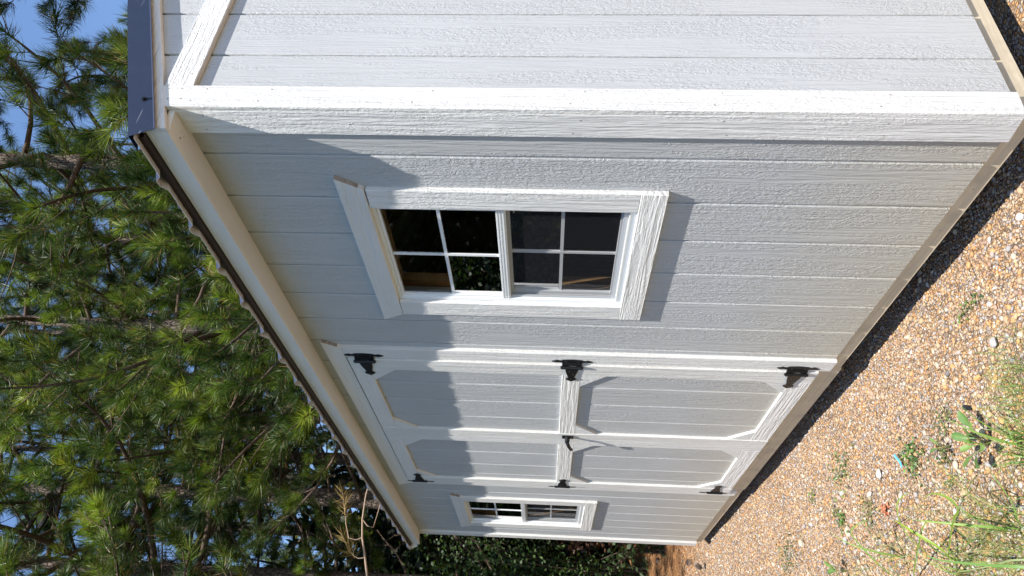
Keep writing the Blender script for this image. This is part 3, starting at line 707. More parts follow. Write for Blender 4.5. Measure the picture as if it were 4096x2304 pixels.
def shoot(acc, p, d, r, n=90, L=.17, ax=.2, w=.0048, dead=0., colr=None):
    """a pine shoot: needles fanning forward round a short axis"""
    d = d/np.linalg.norm(d); a = np.cross(d, [0, 0, 1.]); a = a/(np.linalg.norm(a)+1e-9); b_ = np.cross(d, a)
    t = r.uniform(0, 1, n)**.8; th = r.uniform(0, 2*np.pi, n)
    open_ = np.radians(80-50*t+r.normal(0, 9, n))
    base = p+np.outer((t-1)*ax, d)
    rad_ = a[None]*np.cos(th)[:, None]+b_[None]*np.sin(th)[:, None]
    dr = d[None]*np.cos(open_)[:, None]+rad_*np.sin(open_)[:, None]
    ln = L*r.uniform(.7, 1.1, n); dr[:, 2] -= .04
    side = np.cross(dr, r.normal(size=(n, 3))); side /= np.linalg.norm(side, axis=1)[:, None]
    mid = base+dr*(ln*.55)[:, None]; tip = mid+(dr+d[None]*.22+np.array([0, 0, -.06]))*(ln*.45)[:, None]
    V = np.stack([base-side*w/2, base+side*w/2, mid-side*w*.45, mid+side*w*.45, tip], 1)
    k = np.arange(n)[:, None]*5
    F_ = np.concatenate([k+[[0, 1, 3]], k+[[0, 3, 2]], k+[[2, 3, 4]]], 0)
    c = colr if colr is not None else GREENS[r.integers(len(GREENS))]*r.uniform(.8, 1.25)
    C_ = np.repeat(c[None]*r.uniform(.75, 1.25, (n, 1)), 5, 0)
    dd = np.repeat(r.uniform(size=n) < dead, 5); C_[dd] = np.array((.33, .18, .07))
    acc.add(V.reshape(-1, 3), F_, C_)
def limb_mesh(L, seed, bare=False, n_need=112, dens=.74, needle=.185):
    """limb along +X, rising; returns (wood mesh, needle mesh)"""
    r = np.random.default_rng(seed); wood, nee = Acc(), Acc()
    k = 9; s = np.linspace(0, 1, k)
    sag = r.uniform(-.12, .05); lift = r.uniform(.10, .30); sway = r.uniform(-.16, .16)
    pts = np.stack([s*L, sway*L*s**2+.035*L*np.sin(s*5+seed), L*(sag*np.sin(s*np.pi)+lift*s**2.2)+.02*L*np.sin(s*7+seed)], -1)
    r0 = .011+.0105*L
    wood.add(*tube(pts, r0*(1-.8*s)+.002, 7), (0, 0, 0))
    def shoots_on(P, d_end, cnt, dead=.05):
        for q in range(cnt):
            f = 1-q*r.uniform(.16, .26)
            if f < .2: break
            i_ = f*(len(P)-1); a_ = int(min(len(P)-2, i_)); pp = P[a_]+(P[a_+1]-P[a_])*(i_-a_); dd = P[a_+1]-P[a_]; dd = dd/np.linalg.norm(dd)
            if q:
                off = r.normal(size=3); off -= dd*(off@dd); off /= np.linalg.norm(off); off[2] = abs(off[2])*.6
                e = pp+(dd*.7+off*.75)*r.uniform(.10, .2); wood.add(*tube([pp, (pp+e)/2+off*.01, e], [.0045, .0038, .003], 4), (0, 0, 0)); dd = e-pp; pp = e
            if not bare: shoot(nee, pp, dd+np.array([0, 0, .25])*np.linalg.norm(dd), r, int(n_need*r.uniform(.7, 1.2)), needle*r.choice([.62, .8, 1., 1.12], p=[.2, .25, .35, .2]), r.uniform(.07, .24), dead=dead)
    nb = int((3+4.2*L)*dens)
    for i in range(nb):
        f = .22+.76*(i+r.uniform(0, .8))/nb; f = min(f, .97)
        i_ = f*(k-1); a_ = int(i_); p0 = pts[a_]+(pts[a_+1]-pts[a_])*(i_-a_); dx = pts[a_+1]-pts[a_]; dx /= np.linalg.norm(dx)
        sd = 1 if i % 2 else -1; lat = np.array([-dx[1], dx[0], 0])*sd
        bl = L*(.42*(1-f)+.14)*r.uniform(.7, 1.25); dd = dx*r.uniform(.5, .8)+lat*r.uniform(.55, .9)+np.array([0, 0, r.uniform(-.1, .5)]); dd /= np.linalg.norm(dd)
        u = np.linspace(0, 1, 5)[:, None]; P = p0+dd*bl*u+np.array([0, 0, .18*bl])*u**2+r.normal(0, .012*bl+.004, (5, 3))*u
        wood.add(*tube(P, (.0045+.004*bl)*(1-.6*u[:, 0]), 5), (0, 0, 0))
        shoots_on(P, dd, 2+int(bl*3.2*dens) if not bare else int(r.integers(0, 4)))
    shoots_on(pts, None, 4)
    wm = wood.mesh('branch', M_twig, False, True); nm = nee.mesh('needles', M_needle) if nee.V else None
    return wm, nm
LIB = {}
for L, sds in ((.9, (1, 2, 3)), (1.5, (4, 5, 6)), (2.3, (7, 8, 9, 10)), (3.2, (11, 12, 13))):
    LIB[L] = [limb_mesh(L, s_) for s_ in sds]
BARE = [limb_mesh(L_, s_, bare=True) for L_, s_ in ((.9, 21), (1.4, 22), (1.9, 23))]
def pick(L, r):
    key = min(LIB, key=lambda q: abs(q-L)); return key, LIB[key][r.integers(len(LIB[key]))]
def put_limb(tree, lib, key, L, loc, az, elev, r):
    o = link('branch', lib[0], tree); sc_ = float(np.clip(L/key, .75, 1.3)); o.location = loc; o.rotation_euler = (r.uniform(-.5, .5), -elev, az); o.scale = (sc_,)*3
    if lib[1]: link('needles', lib[1], o)
def pine(x, y, H, rb, h0, lab, seed, group, n=30, Lmax=2.6, bare=6, lean=(0, 0), fork=None, topf=.35, custom=()):
    r = np.random.default_rng(seed); z0 = float(gz(x, y))-.05
    t = empty('pine_tree', (x, y, z0)); tag(t, lab, 'tree', group)
    k = 16; s = np.linspace(0, 1, k)
    P = np.stack([lean[0]*s+.10*np.sin(s*4+seed)*s, lean[1]*s+.10*np.sin(s*3.1+seed*2)*s, s*H], -1)
    rd = rb*(1-s)**.75+.012; rd[0] *= 1.25
    V, F_ = tube(P, rd, 14); me = np_mesh('trunk', V, F_, M_bark, smooth=True); link('trunk', me, t)
    def at_h(h): i_ = h/H*(k-1); a_ = int(min(k-2, i_)); return P[a_]+(P[a_+1]-P[a_])*(i_-a_)
    for i in range(n):
        f = (i+r.uniform(0, .9))/n; h = h0+(H-h0-.1)*f; az = i*2.4+r.uniform(-.4, .4)
        L = Lmax*((1-f)**.6*(1-topf)+topf*(1-f)+.16)*r.uniform(.75, 1.15); el = -.12+.95*f**1.3+r.uniform(-.15, .15)
        key, lib = pick(L, r); put_limb(t, lib, key, L, at_h(h), az, el, r)
    o = link('branch', LIB[.9][0][0], t); o.location = P[-1]-np.array([0, 0, .25]); o.rotation_euler = (0, -1.5, 0); link('needles', LIB[.9][0][1], o)
    for i in range(bare):
        h = r.uniform(h0*.25, h0+1.0); lib = BARE[r.integers(3)]; put_limb(t, lib, 1., r.uniform(.8, 1.2), at_h(h), r.uniform(0, 6.28), r.uniform(-.2, .5), r)
    for (h, az, el, L) in custom:
        key, lib = pick(L, r); put_limb(t, lib, key, L, at_h(h), az, el, r)
    return t
G1 = 'pines growing close behind the shed'; G2 = 'pines in the wood beyond the shed'; G3 = 'pines across the yard'
A = math.radians
pine(-4.9, 4.3, 14.0, .15, 3.4, 'forked pine with low boughs reaching over the roof just behind the shed', 3, None, n=42, Lmax=2.7,
     custom=[(3.3, A(-50), .02, 2.7), (3.5, A(-75), .05, 3.0), (3.7, A(-100), .0, 2.9), (4.1, A(-60), .3, 2.5), (4.4, A(-30), .4, 2.4), (5.0, A(-10), .5, 2.3)])
pine(-5.6, 6.6, 8.6, .11, 2.2, 'bushy pine standing against the open blue sky behind the roof', 5, None, n=34, Lmax=2.1, bare=3)
pine(-3.9, 8.0, 7.0, .10, 2.0, 'smaller pine whose top barely clears the roof edge at the top of the photo', 6, None, n=34, Lmax=1.8, bare=2)
pine(-7.6, 5.2, 12.5, .16, 3.2, 'tall dense pine behind the middle of the shed', 8, None, n=42, Lmax=3.0)
pine(-.6, 5.3, 15, .18, 8.0, 'unseen tall pine added behind the near corner to shade the pines beyond', 43, None, n=46, Lmax=3.2, bare=3, topf=.5)  # crown out of view, added to shade the pines behind the shed
pine(-2.9, 5.9, 15.5, .18, 8.4, 'second unseen tall pine added behind the roof to shade the pines beyond', 44, None, n=46, Lmax=3.2, bare=3, topf=.5)  # another added shade tree, crown above the view
pine(-6.9, 3.1, 13, .14, 3.6, 'pine beside the far back corner of the shed with bright boughs over the roof', 9, None, n=34, Lmax=2.3,
     custom=[(3.6, A(-60), .1, 2.3), (4.2, A(-20), .1, 2.2), (4.4, A(-80), .2, 2.6), (5.6, A(-50), .3, 3.0)])
for (x, y, H, rb, h0, sd, lab) in [
    (-10.2, .45, 15, .19, 7.0, 31, 'thick scaly pine trunk nearest the photo edge beyond the shed'),
    (-10.3, 1.75, 15, .19, 6.8, 32, 'second thick pine trunk beyond the shed, lit patches on its bark'),
    (-11.8, 3.0, 15, .15, 6.6, 33, 'slimmer dark pine trunk between the two thick ones and the shaded pair'),
    (-11.6, 5.4, 15, .22, 6.6, 34, 'thick shaded pine trunk, darkest of those seen above the roof'),
    (-12.6, 4.9, 14, .13, 6.8, 35, 'thin shaded pine trunk close beside the darkest one'),
    (-9.6, 7.2, 14, .15, 3.6, 36, 'pine behind the tall dense pine, partly hidden')]:
    pine(x, y, H, rb, h0, lab, sd, None, n=38, Lmax=3.2, bare=16)
pine(-6.6, -2.7, 11.5, .16, 4.6, 'pine just outside the photo whose bright bough tips hang in at the upper left', 41, None, n=44, Lmax=3.0, bare=2, topf=.5)
pine(-9.6, -3.2, 13, .17, 4.6, 'unseen pine added outside the view to shade the wood edge', 42, None, n=46, Lmax=3.3, bare=4, topf=.5)  # added out of view so the wood edge falls in shade
rb_ = np.random.default_rng(77); cnt = 0
BG = [(-15, 1.2), (-16.5, 3.8), (-15.5, 6.5), (-14, 9), (-12, 10.5), (-9.5, 11), (-8.2, 12.5), (-6.4, 11.5), (-18, .2), (-19, 5), (-18, 9), (-15, 12.5), (-11.5, 14.5), (-22, 2), (-22, 8), (-20, 13), (-14.5, 17), (-26, 5), (-25, 11), (-14.2, -1.5), (-19, -3),
      (-13.2, 7.4), (-17.5, 6.8), (-20.5, 4), (-16.8, 10.6), (-13.4, 12.6), (-21, 10.5), (-18, 15), (-24, -1), (-28, 8), (-23, 15), (-16.2, 2.4), (-13.0, 1.2), (-10.8, 9.0)]
SIDE = ['tall pine deep in the wood, low in the photo where the shed roof ends', 'tall pine deep in the wood, behind the two thick trunks', 'tall pine deep in the wood, behind the shaded trunk pair', 'pine deep in the wood behind the near corner of the roof']
for (x, y) in BG:
    x += rb_.uniform(-.6, .6); y += rb_.uniform(-.6, .6); cnt += 1
    az = math.degrees(math.atan2(1.3865-x, y+1.505)); k_ = 0 if az > 78 else 1 if az > 70 else 2 if az > 57 else 3
    pine(x, y, rb_.uniform(12, 16) if x < -10.5 else rb_.uniform(7.5, 9), rb_.uniform(.11, .19), rb_.uniform(2.2, 4.5), SIDE[k_], 100+cnt, G2, n=20, Lmax=2.9, bare=8)
for (x, y) in [(-7, -11), (-9.5, -9), (-12, -7.5), (-11, -12), (-15, -9.5), (-5, -14), (-17, -6.5), (-14, -14), (-20, -10), (-8, -16), (-1.5, -15), (-23, -6)]:
    cnt += 1
    pine(x+rb_.uniform(-.6, .6), y+rb_.uniform(-.6, .6), rb_.uniform(9, 13), rb_.uniform(.12, .18), rb_.uniform(1.5, 3), 'pine across the yard, seen only as a dark reflection in the window glass', 200+cnt, G3, n=36, Lmax=3.0, bare=3)

# dead branch with browning needles, modelled as a bare leaning sapling, near the far end of the eave
wood, nee = Acc(), Acc(); r = np.random.default_rng(5)
def spline(ps, n=14):
    ps = np.array(ps, float); t_ = np.linspace(0, len(ps)-1, n); out_ = []
    for q in t_:
        i = int(min(len(ps)-2, q)); f = q-i; p0 = ps[max(0, i-1)]; p1, p2 = ps[i], ps[i+1]; p3 = ps[min(len(ps)-1, i+2)]
        out_.append(.5*((2*p1)+(-p0+p2)*f+(2*p0-5*p1+4*p2-p3)*f*f+(-p0+3*p1-3*p2+p3)*f**3))
    return np.array(out_)
base = np.array([-6.5, -1.6, -.18])
s1 = spline([(-6.5, -1.6, -.18), (-6.3, -1.3, 1.4), (-6.0, -.7, 2.75), (-5.78, -.1, 3.03), (-5.62, .35, 3.1), (-5.5, .95, 3.02)]); wood.add(*tube(s1-base, np.linspace(.022, .004, 14), 7), (0, 0, 0))
for ps, rr in (([s1[9], (-5.7, .1, 3.22), (-5.65, .38, 3.30), (-5.66, .55, 3.36)], .007), ([s1[10], (-5.66, .2, 2.98), (-5.6, .55, 2.92), (-5.5, .7, 2.80)], .006), ([s1[8], (-5.8, -.05, 3.16), (-5.75, .15, 3.32)], .006), ([s1[12], (-5.5, .8, 3.2), (-5.45, 1.0, 3.25)], .004)):
    q = spline(ps, 7); wood.add(*tube(q-base, np.linspace(rr, rr*.4, 7), 5), (0, 0, 0)); e = q[-1]-q[-2]
    for kk in range(3): shoot(nee, q[-1-kk]-base, e+r.normal(0, .02, 3), r, 26, .16, .12, w=.004, colr=np.array((.30, .20, .06))*r.uniform(.8, 1.4))
t = empty('dead_branch', tuple(base)); tag(t, 'dead pine branch with browning needles, modelled as a leaning sapling, beside the far end of the eave', 'sapling')
M_bare, nt, b = mat('bare_twig', (.42, .29, .20), .8, .2)
link('trunk', wood.mesh('trunk', M_bare, False, True), t); link('needles', nee.mesh('needles', M_straw), t)

# ================================================================= undergrowth
def leaf_quads(acc, P, N, size, r, cols, aspect=.75):
    n = len(P); N = N/np.linalg.norm(N, axis=1)[:, None]; a = np.cross(N, r.normal(size=(n, 3))); a /= np.linalg.norm(a, axis=1)[:, None]; b_ = np.cross(N, a)
    s_ = size*r.uniform(.6, 1.25, n)[:, None]
    V = np.stack([P-a*s_*.5, P-a*s_*.12+b_*s_*aspect*.5-N*s_*.06, P+a*s_*.25+b_*s_*aspect*.36-N*s_*.05, P+a*s_*.6-N*s_*.12, P+a*s_*.25-b_*s_*aspect*.36-N*s_*.05, P-a*s_*.12-b_*s_*aspect*.5-N*s_*.06], 1)
    k = np.arange(n)[:, None]*6
    F_ = np.concatenate([k+[[0, 1, 2, 3]], k+[[0, 3, 4, 5]]], 0)
    ci = r.integers(0, len(cols), n); acc.add(V.reshape(-1, 3), F_, np.repeat(np.array(cols)[ci]*r.uniform(.7, 1.3, (n, 1)), 6, 0))
LC = [(.045, .085, .022), (.065, .11, .028), (.035, .07, .02), (.09, .13, .045)]
LSHADE = [(.016, .030, .010), (.026, .044, .013), (.012, .024, .009)]  # darkened leaf greens, shade under the pines put into the colour
def shrub(x, y, rx, ry, h, n, size, lab, seed, cols=LC, cat='shrub', group=None, name='leafy_shrub'):
    r = np.random.default_rng(seed); t = empty(name, (x, y, float(gz(x, y)))); tag(t, lab, cat, group)
    w_, lv = Acc(), Acc()
    for i in range(14):
        az = r.uniform(0, 6.28); rr = r.uniform(.2, 1)**.5; e = np.array([rx*rr*math.cos(az), ry*rr*math.sin(az), h*r.uniform(.55, 1.)])
        q = spline([(r.uniform(-.1, .1), r.uniform(-.1, .1), -.05), e*.4+[0, 0, .2*h], e], 7); w_.add(*tube(q, np.linspace(.012, .003, 7), 5), (0, 0, 0))
        m_ = n//14; tt = r.uniform(.15, 1., m_)*6; ii = np.minimum(tt.astype(int), 5); P = q[ii]+(q[ii+1]-q[ii])*(tt-ii)[:, None]
        P = P+r.normal(0, 1, (m_, 3))*np.array([rx, ry, h])*.13; P[:, 2] = np.maximum(P[:, 2], .03)
        N = r.normal(size=(m_, 3))*.7+[0.25, -.2, .8]; leaf_quads(lv, P, N, size, r, cols)
    link('stems', w_.mesh('stems', M_twig, False, True), t); o = link('foliage', lv.mesh('foliage', M_leaf), t); tag(o, kind='stuff'); return t
shrub(-8.9, .5, .55, .6, 3.3, 4200, .055, 'tall vine covered bush in dappled light beyond the far end of the eave', 1)
shrub(-8.2, 1.6, .8, .8, 2.5, 3600, .05, 'broad leafy bush half behind the far corner of the shed', 2, cols=LSHADE)
shrub(-9.6, -.5, .8, .8, 2.0, 1800, .07, 'dark bush at the photo edge, left of the thick pine trunk', 3, cols=LSHADE)
shrub(-10.6, 2.4, 1.2, 1.2, 2.6, 2600, .08, 'large dark thicket between the pine trunks', 4, cols=LSHADE)
shrub(-7.3, .55, .35, .35, .75, 260, .06, 'small green seedling patch in the shade at the wood edge', 5)
shrub(-9.2, 1.2, .7, .8, 1.5, 900, .06, 'rust brown dead leafy brush in the shade beyond the shed', 6, cols=[(.10, .045, .026), (.16, .07, .04), (.06, .03, .018)], cat='dead brush')
THK = [shrub(-13, -.8, 1.9, 1.9, 4.2, 7000, .12, 'dense green thicket low beyond the end of the shed', 20, cols=LSHADE, group='thickets deep in the wood'),
       shrub(-5, -9.8, 1.9, 1.9, 5.0, 8000, .13, 'unseen dense thicket added across the yard to darken the window reflections', 21, cols=LSHADE, group='added thickets across the yard')]  # second one is out of view, added to darken the glass reflections
def copy_thing(o, loc, rz, sc_, label=None, group=None):
    c = o.copy(); col.objects.link(c); c.location = loc; c.rotation_euler = (0, 0, rz); c.scale = (sc_,)*3
    if label: c['label'] = label
    if group: c['group'] = group
    for ch in list(o.children):
        d = ch.copy(); col.objects.link(d); d.parent = c
    return c
for i, (x, y) in enumerate([(-13.5, 2.2), (-13, 5.2), (-10.5, 9.4), (-16, 8), (-17, -2), (-18, 3), (-12, 12), (-8.0, 10.8), (-12.6, -3.7), (-15.5, .8), (-15.2, 4.6), (-13.2, 9.0), (-19.5, 7), (-20, .5), (-10, 13), (-14.5, 11.5), (-17.5, 12), (-21, 4.5)]):
    copy_thing(THK[0], (x, y, float(gz(x, y))), i*1.3, rb_.uniform(.85, 1.25), 'dense green thicket low between the pines of the wood')
for i, (x, y, sc_) in enumerate([(-14.6, 1.0, 1.5), (-14.2, 3.4, 1.5), (-14.8, -.6, 1.6), (-15.6, 5.8, 1.7), (-13.6, 7.8, 1.5), (-17.5, 1.8, 1.9)]):
    copy_thing(THK[0], (x, y, float(gz(x, y))), i*2.1+.4, sc_, 'high dark thicket between the pine trunks of the wood')
for i, (x, y) in enumerate([(-7.5, -8.9), (-10, -8.0), (-12.5, -7.0), (-14.5, -5.6), (-16.5, -4.4), (-2.4, -11), (-19, -3.4), (-8.5, -11.4), (-11.5, -10), (-14.5, -8.5), (-17.5, -6.5), (-5.5, -12.5), (-20.5, -5.5), (.5, -12.5), (-13.2, -9.2), (-16.2, -10.6), (-9.3, -6.6), (-19.5, -12), (-10.8, -13), (-22, -9), (-25, -4), (-27, -10)]):
    copy_thing(THK[1], (x, y, float(gz(x, y))), i*1.7, rb_.uniform(.95, 1.3))  # ring of added thickets hides the bright horizon from the panes
# needle litter
X, Y, r = scatter(-9.6, -4.7, -1.3, 2.2, .026, 31)
kp = r.uniform(size=len(X)) < np.clip((-X-4.9)/.9, 0, 1)*np.clip((Y+1.6)/.5, .2, 1); X, Y = X[kp], Y[kp]
kp = ~((X > LX-.02) & (Y > -.02)); X, Y = X[kp], Y[kp]
n = len(X); th = r.uniform(0, 6.28, n); ln = r.uniform(.05, .13, n); tl = r.normal(0, .12, n)
d_ = np.stack([np.cos(th), np.sin(th), tl], -1); sd = np.stack([-np.sin(th), np.cos(th), r.normal(0, .4, n)], -1)*.0016
P = np.stack([X, Y, gz(X, Y)+r.uniform(.003, .035, n)], -1)
V = np.stack([P-sd, P+sd, P+d_*ln[:, None]], 1).reshape(-1, 3); F_ = np.arange(3*n).reshape(-1, 3)
C_ = np.array([(.45, .24, .10), (.36, .17, .07), (.55, .34, .17), (.26, .12, .05)])[r.integers(0, 4, n)]
tag(link('pine_straw', np_mesh('pine_straw', V, F_, M_straw, np.repeat(C_, 3, 0))), 'rusty brown fallen pine needles covering the ground past the far corner', kind='stuff')
rg = np.random.default_rng(9); n = 420; X = rg.uniform(-4.8, -.2, n); Y = rg.uniform(-1.2, .0, n); th = rg.uniform(0, 6.28, n); ln = rg.uniform(.04, .13, n)
d_ = np.stack([np.cos(th), np.sin(th), rg.normal(0, .05, n)], -1); sd = np.stack([-np.sin(th), np.cos(th), 0*th], -1)*.0012; P = np.stack([X, Y, gz(X, Y)+rg.uniform(.007, .012, n)], -1)
V = np.stack([P-sd, P+sd, P+d_*ln[:, None]], 1).reshape(-1, 3); C_ = np.array([(.42, .24, .11), (.50, .33, .18), (.30, .16, .08)])[rg.integers(0, 3, n)]
tag(link('fallen_needles', np_mesh('fallen_needles', V, np.arange(3*n).reshape(-1, 3), M_straw, np.repeat(C_, 3, 0))), 'single dry pine needles scattered over the gravel', kind='stuff')
print('straw', n)

# pine cones
def cone_mesh():
    mb = MB(); r = random.Random(2); H_ = .085
    mb.cyl((0, 0, 0), (0, 0, H_*.95), .008, .003, n=6)
    for i in range(70):
        f = i/70; a = i*2.3999; rr = .006+.030*math.sin(math.pi*min(1, f*.85+.12))**.8; z = f*H_
        c, s_ = math.cos(a), math.sin(a); w_ = .009*(1-.4*f)
        p0 = (.005*c, .005*s_, z); p1 = (rr*c, rr*s_, z+.010)
        mb.add([p0, (p1[0]*.8-s_*w_, p1[1]*.8+c*w_, p1[2]-.002), (p1[0], p1[1], p1[2]+.004), (p1[0]*.8+s_*w_, p1[1]*.8-c*w_, p1[2]-.002), (p1[0]*.8, p1[1]*.8, p1[2]-.005)], [(0, 1, 2, 3), (0, 3, 4), (0, 4, 1), (1, 4, 2), (4, 3, 2)])
    return mb
mcone = mat('pine_cone', (.26, .20, .16), .8, .2)[0]
c0 = cone_mesh().build('pine_cone', mcone)
CN = [(-5.77, .06, 1.45, .6, 'closed looking pine cone lying lengthwise on the litter just past the far corner'), (-5.22, -.13, .5, 2.2, 'open dark pine cone standing on the gravel, nearest of the three'), (-7.75, .5, 1.5, .3, 'pale pine cone farthest away on the brown needle litter')]
for i, (x, y, tl, rz, lab) in enumerate(CN):
    o = c0 if i == 0 else c0.copy()
    if i: col.objects.link(o)
    o.location = (x, y, float(gz(x, y))+.035); o.rotation_euler = (tl, 0, rz); tag(o, lab, 'pine cone', 'pine cones past the far corner'); o.scale = (.85,)*3

# ================================================================= weeds, grass and litter on the gravel
def blade(acc, p, az, L, w, droop, r, c, up=1.25, seg=8):
    s = np.linspace(0, 1, seg+1); el = up-droop*s**1.5
    st = L/seg; pts = [np.array(p, float)]
    for i in range(seg): pts.append(pts[-1]+st*np.array([math.cos(az)*math.cos(el[i]), math.sin(az)*math.cos(el[i]), math.sin(el[i])]))
    pts = np.array(pts); sd = np.array([-math.sin(az), math.cos(az), 0]); ww = w*np.clip(np.minimum(.55+s*2, (1-s)*1.6+.02), 0, 1)
    keel = np.array([0, 0, -.22*w])
    V = np.stack([pts-sd*ww[:, None]/2, pts+keel*(ww/w)[:, None], pts+sd*ww[:, None]/2], 1).reshape(-1, 3)
    F_ = []
    for i in range(seg):
        a = 3*i; F_ += [(a, a+1, a+4, a+3), (a+1, a+2, a+5, a+4)]
    acc.add(V, np.array(F_), np.repeat(np.array(c)[None]*r.uniform(.85, 1.15, (1, 1)), len(V), 0)*np.repeat((.85+.3*s)[:, None], 3, 0))
GC = [(.16, .26, .05), (.20, .31, .06), (.12, .21, .04), (.25, .32, .09)]
def grass(x, y, lab, seed, n=30, L=(.12, .3), w=.004, spread=.06, droop=1.4, cols=GC, azr=(0, 6.28), dead=.1, name='grass_clump', extra=()):
    r = np.random.default_rng(seed); acc = Acc(); t = empty(name, (x, y, float(gz(x, y)))); tag(t, lab, 'grass')
    for i in range(n):
        p = r.normal(0, spread, 2); c = cols[r.integers(len(cols))] if r.uniform() > dead else (.40, .33, .17)
        blade(acc, (p[0], p[1], -.005), r.uniform(*azr), r.uniform(*L), w*r.uniform(.6, 1.3), droop*r.uniform(.5, 1.3), r, c, up=r.uniform(.7, 1.45))
    o = link('blades', acc.mesh('blades', M_grass), t); tag(o, kind='stuff')
    for (p, az, LL, ww, dr, up) in extra:
        a2 = Acc(); blade(a2, (*p, 0.), az, LL, ww, dr, r, cols[1], up=up, seg=12); link('long_blade', a2.mesh('long_blade', M_grass), t)
    return t
grass(-1.05, -.86, 'fine tangled wispy grass at the foot of the long arching blades', 1, n=240, L=(.06, .20), w=.0017, spread=.085, droop=1.5, dead=.2)
t = grass(-1.20, -.93, 'tall broad bladed grass arching over the gravel', 2, n=14, L=(.10, .22), w=.006, spread=.04, azr=(-1, 3))
LONG = [([(-1.292, -0.929, -0.18), (-1.193, -0.890, -0.055), (-1.119, -0.829, 0.045), (-0.999, -0.776, 0.105), (-0.905, -0.762, 0.10)], .012, (.26, .40, .05)),
 ([(-1.62, -0.92, -0.18), (-1.574, -0.889, -0.095), (-1.549, -0.826, -0.015), (-1.543, -0.745, 0.045), (-1.512, -0.726, 0.055), (-1.441, -0.720, 0.045), (-1.395, -0.715, 0.025)], .010, (.20, .34, .07)),
 ([(-1.315, -0.934, -0.18), (-1.147, -0.903, -0.095), (-0.842, -0.868, 0.025), (-0.748, -0.865, 0.055), (-0.719, -0.838, 0.085), (-0.80, -0.80, 0.09), (-0.93, -0.785, 0.06)], .011, (.22, .34, .05)),
 ([(-0.83, -0.90, -0.18), (-0.781, -0.880, -0.13), (-0.704, -0.851, -0.08), (-0.647, -0.826, -0.03), (-0.625, -0.779, 0.005)], .012, (.22, .38, .08)),
 ([(-0.50, -1.06, -0.18), (-0.569, -1.039, 0.025), (-0.803, -1.005, -0.025), (-1.204, -0.950, -0.095)], .006, (.38, .44, .22)),
 ([(-0.60, -1.06, -0.18), (-0.643, -1.041, -0.015), (-0.777, -1.009, 0.005), (-1.050, -0.936, -0.005), (-1.313, -0.836, -0.045)], .010, (.20, .36, .10)),
 ([(-1.56, -0.90, -0.18), (-1.520, -0.892, -0.145), (-1.299, -0.847, -0.075), (-1.137, -0.821, -0.025), (-1.046, -0.813, -0.005), (-1.044, -0.817, -0.025)], .010, (.20, .33, .06)),
 ([(-1.268, -0.938, -0.18), (-1.114, -0.902, -0.075), (-1.152, -0.819, 0.005), (-1.220, -0.764, 0.025)], .014, (.28, .40, .05)),
 ([(-0.70, -0.73, -0.18), (-0.647, -0.716, -0.135), (-0.600, -0.702, -0.075), (-0.572, -0.646, -0.055)], .008, (.20, .34, .08))]
for path, w, c in LONG:
    acc = Acc(); q = spline(path, 18); b0 = np.array(t.location); tg = np.gradient(q, axis=0); tg /= np.linalg.norm(tg, axis=1)[:, None]
    sd = np.cross(tg, [.25, -.1, 1.]); sd /= np.linalg.norm(sd, axis=1)[:, None]+1e-9; s_ = np.linspace(0, 1, 18); ww = .78*w*np.clip(np.minimum(.5+2*s_, (1-s_)*2.2+.02), 0, 1)
    nn = np.cross(sd, tg)
    V = np.stack([q-sd*ww[:, None]/2, q+nn*ww[:, None]*.18, q+sd*ww[:, None]/2], 1).reshape(-1, 3)-b0
    F_ = []
    for i in range(17): a = 3*i; F_ += [(a, a+1, a+4, a+3), (a+1, a+2, a+5, a+4)]
    C_ = np.array(c)[None]*np.repeat(.8+.35*s_, 3)[:, None]*np.tile([1., .8, 1.], 18)[:, None]
    acc.add(V, np.array(F_), C_); link('long_blade', acc.mesh('long_blade', M_grass, smooth=True), t)
grass(-1.62, -.80, 'smaller tuft with one long blade pointing toward the doors', 3, n=90, L=(.05, .18), w=.0018, spread=.07, dead=.2,
      extra=[((0, 0), A(140), .34, .008, 1.5, 1.3), ((0.02, 0), A(80), .25, .006, 1.6, 1.3)])
grass(-.86, -.90, 'grass tuft at the lower edge of the photo beside the tall broad blades', 4, n=150, L=(.07, .22), w=.0022, spread=.07,
      extra=[((0, 0), A(100), .30, .008, 1.2, 1.3), ((.0, .02), A(60), .30, .008, 1.2, 1.2), ((.0, .02), A(160), .34, .009, 1.2, 1.2)])
grass(-.70, -.68, 'upright green grass blades at the photo edge below the broadleaf weed', 5, n=45, L=(.08, .20), w=.004, spread=.035,
      extra=[((0, 0), A(120), .26, .008, .9, 1.2), ((0, .01), A(95), .24, .007, .9, 1.15)])
grass(-.60, -.50, 'thin sprawling wiry grass at the photo edge above the broadleaf weed', 6, n=110, L=(.07, .20), w=.0016, spread=.06, droop=1.9)
grass(-.66, -.58, 'thin wiry grass runner between the two clumps at the photo edge', 7, n=60, L=(.06, .18), w=.0016, spread=.04, droop=1.9)
grass(-2.00, -.82, 'low dry mat of grass at the left edge of the gravel', 8, n=80, L=(.04, .12), w=.0018, spread=.08, dead=.35)
grass(-1.13, -.63, 'tiny star shaped green grass tuft between the clover and the tall grass', 9, n=22, L=(.04, .08), w=.003, spread=.012, droop=.8)
grass(-1.38, -.70, 'sparse thin grass stems standing over the orange scrap', 10, n=40, L=(.06, .16), w=.0016, spread=.08, droop=1.1, dead=.3)

